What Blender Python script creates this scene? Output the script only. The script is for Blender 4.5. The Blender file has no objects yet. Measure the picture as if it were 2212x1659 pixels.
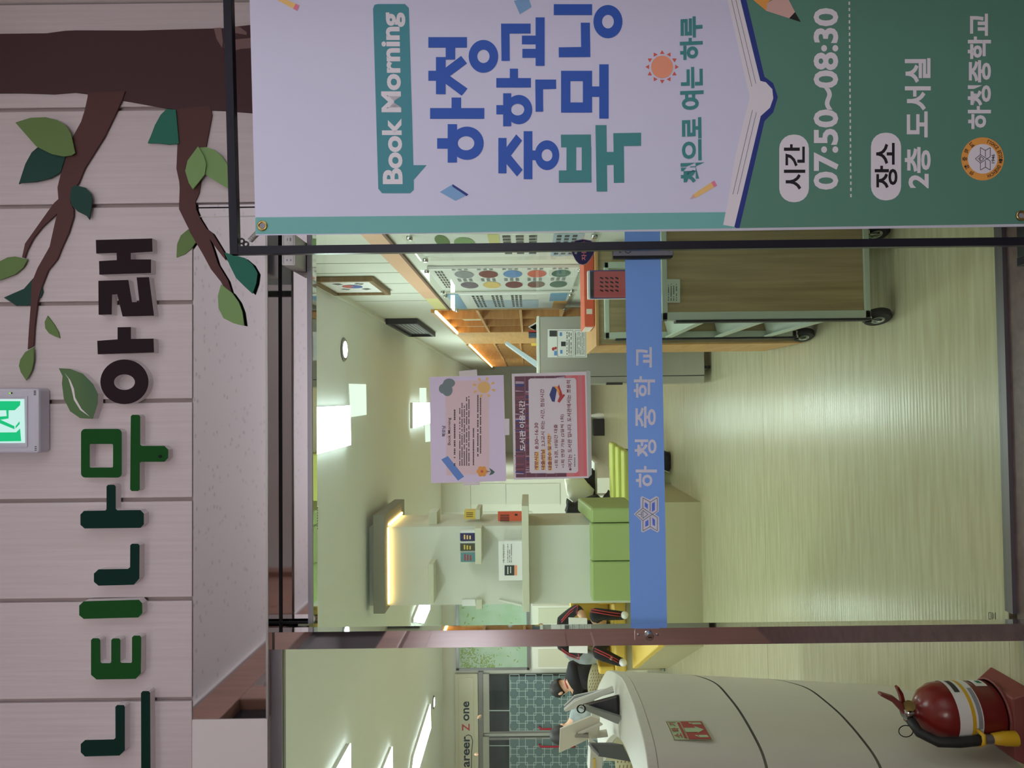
import bpy, bmesh, math, random
from mathutils import Vector as Vc, Matrix
random.seed(7)
SC = bpy.context.scene
COL = SC.collection
R = math.radians

# ---------------------------------------------------------------- camera (phone held sideways: picture-left is up)
F, CX, CY, YAW, ROLL, H = 1530.0, 1142.0, 829.5, .0265, .0115, 1.35
ca, sa, cr, sr = math.cos(YAW), math.sin(YAW), math.cos(ROLL), math.sin(ROLL)
cam = bpy.data.cameras.new('camera'); camo = bpy.data.objects.new('camera', cam); COL.objects.link(camo)
cam.sensor_width = 36; cam.sensor_fit = 'HORIZONTAL'; cam.lens = 36 * F / 2212
cam.shift_x = -(CX - 1106) / 2212; cam.clip_start = .01
fw, rt, dn = Vc((sa, ca, 0)), Vc((ca, -sa, 0)), Vc((0, 0, -1))
xa, ya = dn * cr - rt * sr, rt * cr + dn * sr
camo.matrix_world = Matrix(((xa.x, ya.x, -fw.x, 0), (xa.y, ya.y, -fw.y, 0), (xa.z, ya.z, -fw.z, H), (0, 0, 0, 1)))
SC.camera = camo
W0 = bpy.data.worlds.new('world'); SC.world = W0; W0.use_nodes = True
W0.node_tree.nodes['Background'].inputs[0].default_value = (.5, .52, .55, 1)
W0.node_tree.nodes['Background'].inputs[1].default_value = .05
SC.view_settings.view_transform = 'Standard'; SC.view_settings.look = 'None'
SC.view_settings.exposure = 0.0; SC.view_settings.gamma = 1; SC.view_settings.use_curve_mapping = False
SC.cycles.use_denoising = True; SC.cycles.max_bounces = 10; SC.cycles.transparent_max_bounces = 16
SC.cycles.caustics_reflective = False; SC.cycles.caustics_refractive = False; SC.cycles.sample_clamp_indirect = 4
CORR_E, ROOM_E, LED_E, DAY_E = 7.2, 23., 12., 1.6       # corridor lamps, library panels, warm strips, added corridor window (emission strength)

# ---------------------------------------------------------------- photo pixel -> point on a real plane of the place
def ray(px, py):
    dx, dy = px - CX, py - CY
    V = dx * cr - dy * sr; U = -dx * sr - dy * cr
    return Vc((sa + ca * U / F, ca - sa * U / F, -V / F))
O = Vc((0, 0, H))
def PY(Y): return lambda x, y: O + ray(x, y) * (Y / ray(x, y).y)
def PX(X): return lambda x, y: O + ray(x, y) * (X / ray(x, y).x)
def PZ(Z): return lambda x, y: O + ray(x, y) * ((Z - H) / ray(x, y).z)
def PN(p, n):
    p, n = Vc(p), Vc(n)
    return lambda x, y: O + ray(x, y) * ((p - O).dot(n) / ray(x, y).dot(n))
def zoomed(ox, oy, s): return lambda L: [(ox + x / s, oy + y / s) for x, y in L]

# ---------------------------------------------------------------- materials
def lin(c): return tuple(((v / 255 + .055) / 1.055) ** 2.4 if v > 10 else v / 255 / 12.92 for v in c)
MAT = {}
def M(name, rgb, rough=.55, metal=0., spec=.5, emit=0., noise=None, bump=None):
    if name in MAT: return MAT[name]
    m = bpy.data.materials.new(name); m.use_nodes = True; nt = m.node_tree; b = nt.nodes['Principled BSDF']
    c = lin(rgb) + (1,)
    b.inputs['Base Color'].default_value = c; b.inputs['Roughness'].default_value = rough
    b.inputs['Metallic'].default_value = metal; b.inputs['Specular IOR Level'].default_value = spec
    if emit: b.inputs['Emission Color'].default_value = c; b.inputs['Emission Strength'].default_value = emit
    if noise:                                # (scale xyz, second colour, detail, contrast)
        sc, rgb2, det, con = noise
        tc = nt.nodes.new('ShaderNodeTexCoord'); mp = nt.nodes.new('ShaderNodeMapping'); mp.inputs['Scale'].default_value = sc
        nz = nt.nodes.new('ShaderNodeTexNoise'); nz.inputs['Scale'].default_value = 1; nz.inputs['Detail'].default_value = det
        rp = nt.nodes.new('ShaderNodeValToRGB'); rp.color_ramp.elements[0].position = .5 - con; rp.color_ramp.elements[1].position = .5 + con
        rp.color_ramp.elements[0].color = lin(rgb2) + (1,); rp.color_ramp.elements[1].color = c
        nt.links.new(tc.outputs['Object'], mp.inputs[0]); nt.links.new(mp.outputs[0], nz.inputs[0])
        nt.links.new(nz.outputs[0], rp.inputs[0]); nt.links.new(rp.outputs[0], b.inputs['Base Color'])
        if bump:
            bp = nt.nodes.new('ShaderNodeBump'); bp.inputs['Strength'].default_value = bump; bp.inputs['Distance'].default_value = .003
            nt.links.new(nz.outputs[0], bp.inputs['Height']); nt.links.new(bp.outputs[0], b.inputs['Normal'])
    MAT[name] = m; return m
def glassmat(name, tint, refl=1.45):
    m = bpy.data.materials.new(name); m.use_nodes = True; nt = m.node_tree; nt.nodes.clear()
    o = nt.nodes.new('ShaderNodeOutputMaterial'); mx = nt.nodes.new('ShaderNodeMixShader'); fr = nt.nodes.new('ShaderNodeFresnel')
    t = nt.nodes.new('ShaderNodeBsdfTransparent'); g = nt.nodes.new('ShaderNodeBsdfGlossy'); g.inputs['Roughness'].default_value = 0
    t.inputs[0].default_value = tint + (1,); fr.inputs[0].default_value = refl
    ge = nt.nodes.new('ShaderNodeNewGeometry'); inv = nt.nodes.new('ShaderNodeMath'); inv.operation = 'SUBTRACT'; inv.inputs[0].default_value = 1
    mul = nt.nodes.new('ShaderNodeMath'); mul.operation = 'MULTIPLY'                     # one surface reflection per pane, none from inside the thin pane
    nt.links.new(ge.outputs['Backfacing'], inv.inputs[1]); nt.links.new(inv.outputs[0], mul.inputs[1]); nt.links.new(fr.outputs[0], mul.inputs[0])
    nt.links.new(mul.outputs[0], mx.inputs[0]); nt.links.new(t.outputs[0], mx.inputs[1]); nt.links.new(g.outputs[0], mx.inputs[2])
    nt.links.new(mx.outputs[0], o.inputs[0]); MAT[name] = m; return m
def emitmat(name, rgb, s):
    m = bpy.data.materials.new(name); m.use_nodes = True; nt = m.node_tree; nt.nodes.clear()
    o = nt.nodes.new('ShaderNodeOutputMaterial'); e = nt.nodes.new('ShaderNodeEmission')
    e.inputs[0].default_value = lin(rgb) + (1,); e.inputs[1].default_value = s; nt.links.new(e.outputs[0], o.inputs[0])
    MAT[name] = m; return m
def ceiltile():
    m = M('acoustic tile', (196, 188, 188), .9); nt = m.node_tree; b = nt.nodes['Principled BSDF']
    tc = nt.nodes.new('ShaderNodeTexCoord'); mp = nt.nodes.new('ShaderNodeMapping'); mp.inputs['Rotation'].default_value = (0, 0, .5)
    mp.inputs['Scale'].default_value = (15, 62, 1)
    vo = nt.nodes.new('ShaderNodeTexVoronoi'); vo.inputs['Scale'].default_value = 1.0; vo.inputs['Randomness'].default_value = 1
    rp = nt.nodes.new('ShaderNodeValToRGB'); rp.color_ramp.elements[0].position = .15; rp.color_ramp.elements[1].position = .18
    rp.color_ramp.elements[0].color = lin((92, 88, 90)) + (1,); rp.color_ramp.elements[1].color = lin((246, 240, 240)) + (1,)
    nt.links.new(tc.outputs['Object'], mp.inputs[0]); nt.links.new(mp.outputs[0], vo.inputs[0])
    sp = nt.nodes.new('ShaderNodeSeparateColor'); gt = nt.nodes.new('ShaderNodeMath'); gt.operation = 'LESS_THAN'; gt.inputs[1].default_value = .62
    ad = nt.nodes.new('ShaderNodeMath'); ad.operation = 'ADD'
    nt.links.new(vo.outputs['Color'], sp.inputs[0]); nt.links.new(sp.outputs[0], gt.inputs[0]); nt.links.new(vo.outputs[0], ad.inputs[0]); nt.links.new(gt.outputs[0], ad.inputs[1])
    nt.links.new(ad.outputs[0], rp.inputs[0]); nt.links.new(rp.outputs[0], b.inputs['Base Color']); return m
def floormat():
    m = M('vinyl floor', (196, 190, 150), .24); nt = m.node_tree; b = nt.nodes['Principled BSDF']
    tc = nt.nodes.new('ShaderNodeTexCoord'); mp = nt.nodes.new('ShaderNodeMapping'); mp.inputs['Scale'].default_value = (.8, 7, 1)
    wv = nt.nodes.new('ShaderNodeTexWave'); wv.wave_type = 'RINGS'; wv.inputs['Scale'].default_value = 2.2; wv.inputs['Distortion'].default_value = 5
    wv.inputs['Detail'].default_value = 3; wv.inputs['Detail Scale'].default_value = 1.2
    nz = nt.nodes.new('ShaderNodeTexNoise'); nz.inputs['Scale'].default_value = 4; nz.inputs['Detail'].default_value = 6
    mp2 = nt.nodes.new('ShaderNodeMapping'); mp2.inputs['Scale'].default_value = (1, 12, 1)
    rp = nt.nodes.new('ShaderNodeValToRGB'); rp.color_ramp.elements[0].position = .3; rp.color_ramp.elements[1].position = .7
    rp.color_ramp.elements[0].color = lin((178, 170, 136)) + (1,); rp.color_ramp.elements[1].color = lin((194, 188, 158)) + (1,)
    nt.links.new(tc.outputs['Object'], mp.inputs[0]); nt.links.new(mp.outputs[0], wv.inputs[0])
    nt.links.new(tc.outputs['Object'], mp2.inputs[0]); nt.links.new(mp2.outputs[0], nz.inputs[0])
    nt.links.new(nz.outputs[0], rp.inputs[0]); nt.links.new(rp.outputs[0], b.inputs['Base Color'])
    bp = nt.nodes.new('ShaderNodeBump'); bp.inputs['Strength'].default_value = .14; bp.inputs['Distance'].default_value = .002
    nt.links.new(wv.outputs[0], bp.inputs['Height']); nt.links.new(bp.outputs[0], b.inputs['Normal']); return m

M('panel', (207, 198, 197), .6, noise=((110, 2, 3), (197, 186, 184), 6, .25), bump=.2)
M('panel back', (168, 154, 150), .8)
M('mirror', (224, 222, 222), .03, 1.0); M('steel', (190, 190, 184), .3, .75); M('alu', (150, 148, 152), .35, .8)
M('black', (14, 14, 16), .5); M('black metal', (30, 32, 42), .35, .3); M('white', (232, 232, 230), .5); M('gap', (8, 8, 9), .9)
glassmat('door glass', (.92, .955, .90)); glassmat('side glass', (.945, .952, .915)); glassmat('acrylic', (.97, .98, .97), 1.12)
M('trunk', (84, 52, 48), .75); M('trunk2', (72, 45, 46), .75); M('ring brown', (128, 100, 98), .75)
M('leaf olive', (100, 128, 72), .8); M('leaf dark', (24, 66, 56), .8); M('leaf teal', (38, 112, 92), .8); M('leaf light', (124, 160, 98), .8)
M('foam', (222, 216, 216), .7); M('letter black', (44, 34, 38), .8, spec=.1); M('letter green', (30, 82, 36), .8, spec=.1); M('letter deep', (20, 50, 42), .8, spec=.1)
M('leaf letter', (78, 112, 62), .55, noise=((1, 1, 9), (40, 84, 62), 0, .12))
M('exit shell', (196, 196, 206), .5)
M('banner', (222, 224, 246), .55); M('b teal', (118, 190, 182), .55); M('b teal2', (70, 150, 160), .55); M('b blue', (40, 92, 190), .55)
M('b teal3', (66, 146, 146), .55); M('b green', (94, 146, 126), .55); M('b navy', (38, 58, 138), .55); M('b white', (238, 236, 240), .55)
M('b black', (24, 22, 26), .55); M('b orange', (244, 172, 82), .55); M('b peach', (246, 164, 128), .55); M('b red', (226, 100, 84), .55)
M('b skin', (224, 184, 172), .55); M('b pink', (238, 140, 164), .55); M('b yell', (246, 206, 128), .55); M('b lblue', (130, 178, 222), .55)
M('b grey', (150, 150, 160), .55); M('hem', (206, 208, 218), .6); M('brass', (200, 176, 110), .25, 1.0)
M('band blue', (128, 166, 250), .45); M('emblem green', (60, 92, 60), .5); M('navy', (34, 32, 92), .4); M('sign pink', (240, 140, 150), .5)
M('cream', (234, 233, 224), .7); M('cream2', (222, 222, 212), .7); M('ceiling paint', (242, 246, 246), .8); M('wall lines', (120, 122, 100), .8)
M('peach wall', (226, 176, 142), .6); M('yellow wall', (226, 216, 140), .6); M('brown line', (112, 74, 44), .6)
M('oak', (212, 164, 104), .5, noise=((3, 3, 30), (192, 142, 86), 4, .2)); M('oak dark', (150, 118, 80), .55, noise=((4, 4, 40), (120, 94, 64), 5, .2))
M('oak grain', (176, 156, 116), .5, noise=((60, 60, 3), (148, 130, 94), 5, .22)); M('brown wood', (160, 122, 106), .4, noise=((4, 30, 3), (138, 102, 88), 4, .2))
M('mint metal', (186, 198, 182), .4); M('grey metal', (140, 152, 140), .4); M('rubber', (34, 34, 36), .6); M('chrome', (190, 190, 190), .12, 1.0)
M('paper', (242, 240, 240), .7); M('ink', (60, 60, 62), .7); M('red', (196, 52, 44), .45); M('orange red', (222, 96, 66), .5)
M('green sofa', (164, 184, 118), .55); M('lime sofa', (196, 204, 104), .55); M('yellow', (234, 200, 92), .5); M('beige base', (186, 178, 142), .7)
M('white shelf', (214, 212, 192), .6); M('grey box', (150, 146, 136), .7); M('desk white', (214, 210, 198), .45); M('groove', (120, 120, 112), .7)
M('ext red', (122, 28, 26), .25); M('ext base', (134, 66, 62), .5); M('yellow plastic', (226, 180, 36), .45); M('hose', (26, 28, 30), .6)
M('cloth black', (36, 38, 42), .9, noise=((18, 18, 18), (26, 27, 31), 4, .25)); M('cloth white', (226, 226, 210), .9); M('cloth grey', (176, 184, 186), .9, noise=((14, 14, 14), (148, 156, 160), 4, .2))
M('red stripe', (176, 64, 72), .8); M('skin', (222, 176, 148), .6); M('hair', (30, 26, 26), .6); M('tan plastic', (176, 168, 130), .5)
M('frost', (186, 208, 190), .45, noise=((5, 5, 5), (172, 200, 170), 2, .15)); M('frost leaf', (150, 172, 104), .6)
M('dark glass', (58, 66, 72), .12, noise=((1, 1, 6), (40, 44, 50), 2, .2)); M('lattice glass', (104, 126, 130), .4); M('lattice line', (190, 206, 204), .5)
M('sign board', (210, 206, 186), .6); M('red handle', (180, 44, 66), .4); M('mat floor', (112, 92, 86), .45, noise=((30, 30, 30), (92, 74, 70), 4, .2))
M('corr wall', (222, 216, 212), .8); M('dark window', (40, 42, 48), .1)
ceiltile(); floormat()
def filmmat(name, rgb, f):
    m = bpy.data.materials.new(name); m.use_nodes = True; nt = m.node_tree; nt.nodes.clear(); o = nt.nodes.new('ShaderNodeOutputMaterial'); mx = nt.nodes.new('ShaderNodeMixShader')
    a = nt.nodes.new('ShaderNodeBsdfDiffuse'); b = nt.nodes.new('ShaderNodeBsdfTranslucent'); mx.inputs[0].default_value = f
    for n in (a, b): n.inputs[0].default_value = lin(rgb) + (1,)
    nt.links.new(a.outputs[0], mx.inputs[1]); nt.links.new(b.outputs[0], mx.inputs[2]); nt.links.new(mx.outputs[0], o.inputs[0]); MAT[name] = m
filmmat('band film', (134, 170, 254), .45); filmmat('film white', (246, 244, 250), .15)
emitmat('lamp corridor', (255, 246, 250), CORR_E); emitmat('daylight fill', (244, 244, 255), DAY_E); emitmat('lamp wall', (250, 248, 255), 16.); emitmat('lamp door fill', (236, 252, 255), 9.); emitmat('lamp room', (236, 252, 255), ROOM_E); emitmat('lamp dim', (240, 255, 244), 1.15)
emitmat('led warm', (255, 206, 128), LED_E); emitmat('exit white', (206, 246, 238), .95); emitmat('exit green', (38, 214, 138), .8); emitmat('led green', (150, 240, 60), 1)

# ---------------------------------------------------------------- mesh building
class MB:
    def __init__(s): s.v, s.f, s.mi, s.sm, s.cur = [], [], [], [], 0
    def add(s, vs, fs, sm=False):
        n = len(s.v); s.v += [Vc(p) for p in vs]
        for f in fs: s.f.append([i + n for i in f]); s.mi.append(s.cur); s.sm.append(sm)
        return s
    def box(s, x0, x1, y0, y1, z0, z1):
        return s.add([(x, y, z) for z in (z0, z1) for y in (y0, y1) for x in (x0, x1)],
                     [(0, 2, 3, 1), (4, 5, 7, 6), (0, 1, 5, 4), (2, 6, 7, 3), (0, 4, 6, 2), (1, 3, 7, 5)])
    def prism(s, pts, vec, cap0=True, cap1=True):
        n = len(pts); vec = Vc(vec); a = [Vc(p) for p in pts]
        fs = [(i, (i + 1) % n, n + (i + 1) % n, n + i) for i in range(n)]
        if cap0: fs.append(tuple(range(n))[::-1])
        if cap1: fs.append(tuple(range(n, 2 * n)))
        return s.add(a + [p + vec for p in a], fs)
    def ring(s, o, i, vec=None):
        n = len(o); o = [Vc(p) for p in o]; i = [Vc(p) for p in i]
        if vec is None: return s.add(o + i, [(k, (k + 1) % n, n + (k + 1) % n, n + k) for k in range(n)])
        vec = Vc(vec); vs = o + i + [p + vec for p in o] + [p + vec for p in i]; fs = []
        for k in range(n):
            j = (k + 1) % n
            fs += [(k, n + k, n + j, j), (2 * n + k, 2 * n + j, 3 * n + j, 3 * n + k), (k, j, 2 * n + j, 2 * n + k), (n + k, 3 * n + k, 3 * n + j, n + j)]
        return s.add(vs, fs)
    def poly(s, pts): return s.add(pts, [tuple(range(len(pts)))])
    def tube(s, path, r, n=8, cap=True):
        path = [Vc(p) for p in path]; rs = r if isinstance(r, (list, tuple)) else [r] * len(path); vs = []; fs = []; up = None
        for k, p in enumerate(path):
            d = (path[min(k + 1, len(path) - 1)] - path[max(k - 1, 0)]).normalized()
            if up is None: up = d.orthogonal().normalized()
            up = (up - d * up.dot(d)).normalized(); w = d.cross(up)
            vs += [p + (up * math.cos(t) + w * math.sin(t)) * rs[k] for t in [2 * math.pi * q / n for q in range(n)]]
        for k in range(len(path) - 1):
            for q in range(n): fs.append((k * n + q, k * n + (q + 1) % n, (k + 1) * n + (q + 1) % n, (k + 1) * n + q))
        if cap: fs += [tuple(range(n))[::-1], tuple(range((len(path) - 1) * n, len(path) * n))]
        return s.add(vs, fs, True)
    def lathe(s, prof, c, axis=(0, 0, 1), n=24):      # prof: (radius, height)
        ax = Vc(axis).normalized(); u = ax.orthogonal().normalized(); w = ax.cross(u); c = Vc(c); vs = []; fs = []
        for r, h in prof: vs += [c + ax * h + (u * math.cos(t) + w * math.sin(t)) * r for t in [2 * math.pi * q / n for q in range(n)]]
        for k in range(len(prof) - 1):
            for q in range(n): fs.append((k * n + q, k * n + (q + 1) % n, (k + 1) * n + (q + 1) % n, (k + 1) * n + q))
        s.add(vs, fs, True)
        s.add(vs[:n], [tuple(range(n))[::-1]]); return s.add(vs[-n:], [tuple(range(n))])
def box(*a): return MB().box(*a)
ORG = {}
def tag(o, label, cat=None, group=None, kind=None):
    if label: o['label'] = label
    if cat: o['category'] = cat
    if group: o['group'] = group
    if kind: o['kind'] = kind
    return o
def obj(name, mb, mat, parent=None, bevel=0, label=None, cat=None, group=None, kind=None, smooth=None):
    if parent is not None: org = ORG[parent]
    else:
        xs = [p.x for p in mb.v]; ys = [p.y for p in mb.v]; zs = [p.z for p in mb.v]
        org = Vc(((min(xs) + max(xs)) / 2, (min(ys) + max(ys)) / 2, min(zs)))
    me = bpy.data.meshes.new(name); me.from_pydata([p - org for p in mb.v], [], mb.f)
    mats = mat if isinstance(mat, (list, tuple)) else [mat]
    for m in mats: me.materials.append(MAT[m])
    for p, i, sm in zip(me.polygons, mb.mi, mb.sm): p.material_index = i; p.use_smooth = sm if smooth is None else smooth
    bm = bmesh.new(); bm.from_mesh(me)
    if kind != 'flat': bmesh.ops.recalc_face_normals(bm, faces=bm.faces)
    bm.to_mesh(me); bm.free(); me.update()
    o = bpy.data.objects.new(name, me); COL.objects.link(o)
    if parent is not None: o.parent = parent; o.location = (0, 0, 0)
    else: o.location = org
    ORG[o] = org
    if bevel:
        md = o.modifiers.new('bevel', 'BEVEL'); md.width = bevel; md.segments = 2; md.limit_method = 'ANGLE'; md.angle_limit = R(40)
    return tag(o, label, cat, group, None if kind == 'flat' else kind)
def thing(name, loc, label, cat, group=None, kind=None):
    o = bpy.data.objects.new(name, None); COL.objects.link(o); o.location = loc; o.empty_display_size = .05; ORG[o] = Vc(loc)
    return tag(o, label, cat, group, kind)
def struct(name, mb, mat, label, parent=None, bevel=0): return obj(name, mb, mat, parent, bevel, label, kind='structure' if parent is None else None)
def dup(root, loc, label=None):
    r = root.copy(); COL.objects.link(r); r.location = loc
    if label: r['label'] = label
    for ch in list(root.children):
        c = ch.copy(); COL.objects.link(c); c.parent = r
        for g in list(ch.children): d = g.copy(); COL.objects.link(d); d.parent = c
    return r
# flat print: every shape is a list of photo points; ('ring', outer, inner) makes a hole
def ell(cx, cy, rx, ry, n=28, a0=0, a1=360): return [(cx + rx * math.cos(R(a0 + (a1 - a0) * k / n)), cy + ry * math.sin(R(a0 + (a1 - a0) * k / n))) for k in range(n if a1 - a0 >= 360 else n + 1)]
def rect(x0, x1, y0, y1): return [(x0, y0), (x1, y0), (x1, y1), (x0, y1)]
def rrect(x0, x1, y0, y1, r, n=5):
    P = []
    for cx, cy, a in ((x1 - r, y0 + r, -90), (x1 - r, y1 - r, 0), (x0 + r, y1 - r, 90), (x0 + r, y0 + r, 180)):
        P += [(cx + r * math.cos(R(a + 90 * k / n)), cy + r * math.sin(R(a + 90 * k / n))) for k in range(n + 1)]
    return P
def line(a, b, w):
    (x0, y0), (x1, y1) = a, b; L = math.hypot(x1 - x0, y1 - y0) or 1; nx, ny = -(y1 - y0) / L * w / 2, (x1 - x0) / L * w / 2
    return [(x0 + nx, y0 + ny), (x1 + nx, y1 + ny), (x1 - nx, y1 - ny), (x0 - nx, y0 - ny)]
def pline(P, w, closed=False):
    Q = P + [P[0]] if closed else P
    return [line(a, b, w) for a, b in zip(Q, Q[1:])]
def flat(name, shapes, pl, mat, parent, off=.0006, to=None):
    mb = MB(); nrm = None
    stp = []
    for i_, s in enumerate(shapes):
        if s[0] == 'ring': mb.ring([pl(*p) for p in s[1]], [pl(*p) for p in s[2]])
        else: mb.poly([pl(*p) for p in s])
        stp += [(i_ % 12) * .00002] * (len(mb.v) - len(stp))
    a, b, c = pl(600, 600), pl(900, 600), pl(600, 900); n = (b - a).cross(c - a).normalized()
    if n.dot(O - a) < 0: n = -n
    for k in range(len(mb.v)): mb.v[k] = mb.v[k] + n * (off + stp[k])
    return obj(name, mb, mat, parent, kind='flat')
def textmesh(body, bold=0., res=3):
    c = bpy.data.curves.new('t', 'FONT'); c.body = body; c.offset = bold; c.resolution_u = res; c.fill_mode = 'FRONT'
    o = bpy.data.objects.new('t', c); COL.objects.link(o); dg = bpy.context.evaluated_depsgraph_get()
    me = bpy.data.meshes.new_from_object(o.evaluated_get(dg)); bpy.data.objects.remove(o); bpy.data.curves.remove(c)
    vs = [(v.co.x, v.co.y) for v in me.vertices]; fs = [tuple(p.vertices) for p in me.polygons]; bpy.data.meshes.remove(me)
    return vs, fs
def text(name, body, bx, pl, mat, parent, bold=.012, off=.0009, res=3, quad=None):
    # bx = photo box x0,x1 (letter top..bottom), y0,y1 (line end..start)
    vs, fs = textmesh(body, bold, res)
    if not vs: return
    x0, x1 = min(v[0] for v in vs), max(v[0] for v in vs); y0, y1 = min(v[1] for v in vs), max(v[1] for v in vs)
    mb = MB(); P = []
    for x, y in vs:
        u, w = (x - x0) / (x1 - x0), (y1 - y) / (y1 - y0)
        if quad:                                         # start-top, end-top, end-bottom, start-bottom
            a, b, c, d = [Vc(q) for q in quad]; q = (a * (1 - u) + b * u) * (1 - w) + (d * (1 - u) + c * u) * w; P.append(pl(q.x, q.y))
        else: P.append(pl(bx[0] + (bx[1] - bx[0]) * w, bx[3] + (bx[2] - bx[3]) * u))
    a, b, c = pl(600, 600), pl(900, 600), pl(600, 900); n = (b - a).cross(c - a).normalized()
    if n.dot(O - a) < 0: n = -n
    mb.add([p + n * off for p in P], fs)
    return obj(name, mb, mat, parent, kind='flat')
def greek(name, bx, rows, pl, mat, parent, fill=.55, off=.0009, jag=.3):    # unreadable small print: rows of letter-sized marks
    x0, x1, y0, y1 = bx; sh = []; h = (x1 - x0) / rows
    for r in range(rows):
        y = y1; end = y0 + random.random() * jag * (y1 - y0); xa_ = x0 + r * h
        while y > end:
            w = h * fill * random.uniform(.7, 1.2)
            if random.random() > .16: sh.append(rect(xa_, xa_ + h * fill, y - w, y))
            y -= w * 1.3
    return flat(name, sh, pl, mat, parent, off)

# ================================================================ SETTING: corridor
YF, YG, YP = 1.90, 1.98, 1.875
CZ = 2.95; XL, XR = -1.4, 1.09
XD = 2.4; PX1f = PY(YF)(1300, 1395).x
struct('floor', MB().box(XL, XR, -2.2, 1.9, -.05, 0).box(PX1f, XR, 1.9, 1.985, -.05, 0).box(XR, XD, -2.2, 1.3, -.05, 0), 'mat floor', 'dull reddish brown corridor floor outside the door')
struct('ceiling', box(XL, XD, -2.2, 1.99, CZ, CZ + .05), 'acoustic tile', 'speckled white acoustic corridor ceiling')
struct('wall_right', MB().box(XR, XR + .05, 1.3, 2.0, 0, CZ).box(XR + .05, XD, 1.3, 1.35, 0, CZ), 'corr wall', 'plain grey corridor wall beside the painted tree trunk')
wd = thing('fill_window', (XD, -.4, .6), 'tall corridor window giving daylight, out of the picture on the right', None); wd['kind'] = 'structure'  # unseen window added to light the corridor ceiling and side wall
for k in range(3): obj('pane', box(XD, XD + .01, -2.15 + 1.13 * k, -1.09 + 1.13 * k, .65, 2.7), 'daylight fill', wd)
for k in range(4): obj('mullion', box(XD - .03, XD + .03, -2.21 + 1.13 * k, -2.15 + 1.13 * k, .6, 2.75), 'white', wd)
struct('wall_right.002', MB().box(XD, XD + .05, -2.2, 1.3, 0, .62).box(XD, XD + .05, -2.2, 1.3, 2.72, CZ), 'corr wall', 'corridor end wall round the tall window')
t = thing('wall_light', (-.23, -2.17, 1.6), 'bright corridor wall light panel behind the viewer', 'lamp')
obj('housing', box(-.7, .24, -2.2, -2.165, 1.58, 2.2), 'white', t); obj('diffuser', box(-.68, .22, -2.165, -2.16, 1.6, 2.18), 'lamp wall', t)
struct('wall_back', box(XL, XD, -2.25, -2.2, 0, CZ), 'corr wall', 'corridor wall behind the viewer')
wl = struct('wall_left', box(XL - .05, XL, -2.2, 1.98, 0, CZ), 'corr wall', 'corridor side wall with brown wooden door frames, seen mirrored in the steel')
d1 = thing('door_1', (XL + .03, .2, 0), 'brown wooden double door with dark panes, seen mirrored in the steel post', 'door'); d1['kind'] = 'structure'; del d1['category']
for a, b in ((1.5, 1.62), (.35, .5), (-.75, -.6), (-1.9, -1.75)): obj('jamb', box(XL, XL + .07, a, b, 0, 2.84), 'brown wood', d1, .004)
for z0, z1 in ((2.68, 2.84), (2.08, 2.2)): obj('rail', box(XL, XL + .075, -1.9, 1.62, z0, z1), 'brown wood', d1, .004)
for a, b in ((.5, 1.5), (-.6, .35), (-1.75, -.75)):
    obj('leaf_panel', box(XL, XL + .03, a, b, 0, 2.08), 'brown wood', d1)
    obj('raised_panel', box(XL, XL + .036, a + .15, b - .15, 1.15, 1.95), 'brown wood', d1, .004); obj('raised_panel', box(XL, XL + .036, a + .15, b - .15, .15, 1.0), 'brown wood', d1, .004)
    obj('pane', box(XL, XL + .02, a, b, 2.2, 2.68), 'dark window', d1)
ct = struct('trim_1', box(XL, XL + .03, -2.2, 1.87, 2.86, 2.9), 'alu', 'grey cornice strip at the corridor ceiling')
for n, (x, y) in enumerate(((-.75, 1.0), (.45, 1.0))):
    t = thing('ceiling_light', (x, y, CZ - .185), ('long white corridor ceiling lamp nearer the brown doors', 'long white corridor ceiling lamp nearer the grey wall')[n], 'lamp')
    obj('housing', box(x - .45, x + .45, y - .03, y + .03, CZ - .03, CZ), 'white', t)
    for sx_ in (-.445, .445): obj('socket', box(x + sx_ - .008, x + sx_ + .008, y - .02, y + .02, CZ - .185, CZ - .03), 'white', t)
    obj('tube', MB().tube([(x - .44, y, CZ - .16), (x + .44, y, CZ - .16)], .02, 12), 'lamp corridor', t)

# ================================================================ SETTING: facade
YHD = YP + .004; ZP = PY(YP)(415, 900).z; ZH0, ZH1 = PY(YHD)(577, 900).z, ZP
GX = [PY(YP)(415, y).x for y in (233, 442)]; dg_ = GX[0] - GX[1]; GX = [GX[1] + dg_ * k for k in range(-7, 3)]; XJ = GX[7]
wf = struct('wall_front', MB().box(XL, XR, YP + .012, 1.99, ZP + .001, CZ).box(XJ, XR, YP + .012, 1.99, 0, ZP), 'panel back', 'pale wood-grain panelled wall over the library entrance')
gx = [XL] + [g for g in GX if XL + .04 < g < XR - .06] + [XR]
for a, b in zip(gx, gx[1:]):
    if b - a < .03: continue
    obj('panel', box(a + .0052, b - .0052, YP, YP + .012, ZP if b < XJ + .02 else 0, CZ), 'panel', wf, .0015)
XW = PY(YHD)(500, 1553).x
tm = struct('trim_2', box(XW, XJ, YHD, 1.965, ZH0, ZH1), 'mirror', 'mirror-polished steel header over the sliding door')
for y, w, m in ((454, .003, 'gap'), (473, .003, 'steel')): X = PY(YF)(500, y).x; obj('seam', box(X, X + w, YHD - .0015, YHD, ZH0, ZH1), m, tm)
obj('lip', box(XW, XJ, YHD - .004, YHD, ZH0 - .003, ZH0 + .003), 'steel', tm)
struct('trim_3', box(XL, XW, YHD - .002, 1.965, ZH0, ZH1), 'corr wall', 'plain grey painted panel left of the steel header')
zg0, zg1, zg2 = [PY(YG)(x, 900).z for x in (676, 666, 601)]
PX0, PX1 = PY(YF)(1300, 1395).x, PY(YF)(1300, 1358).x
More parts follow.
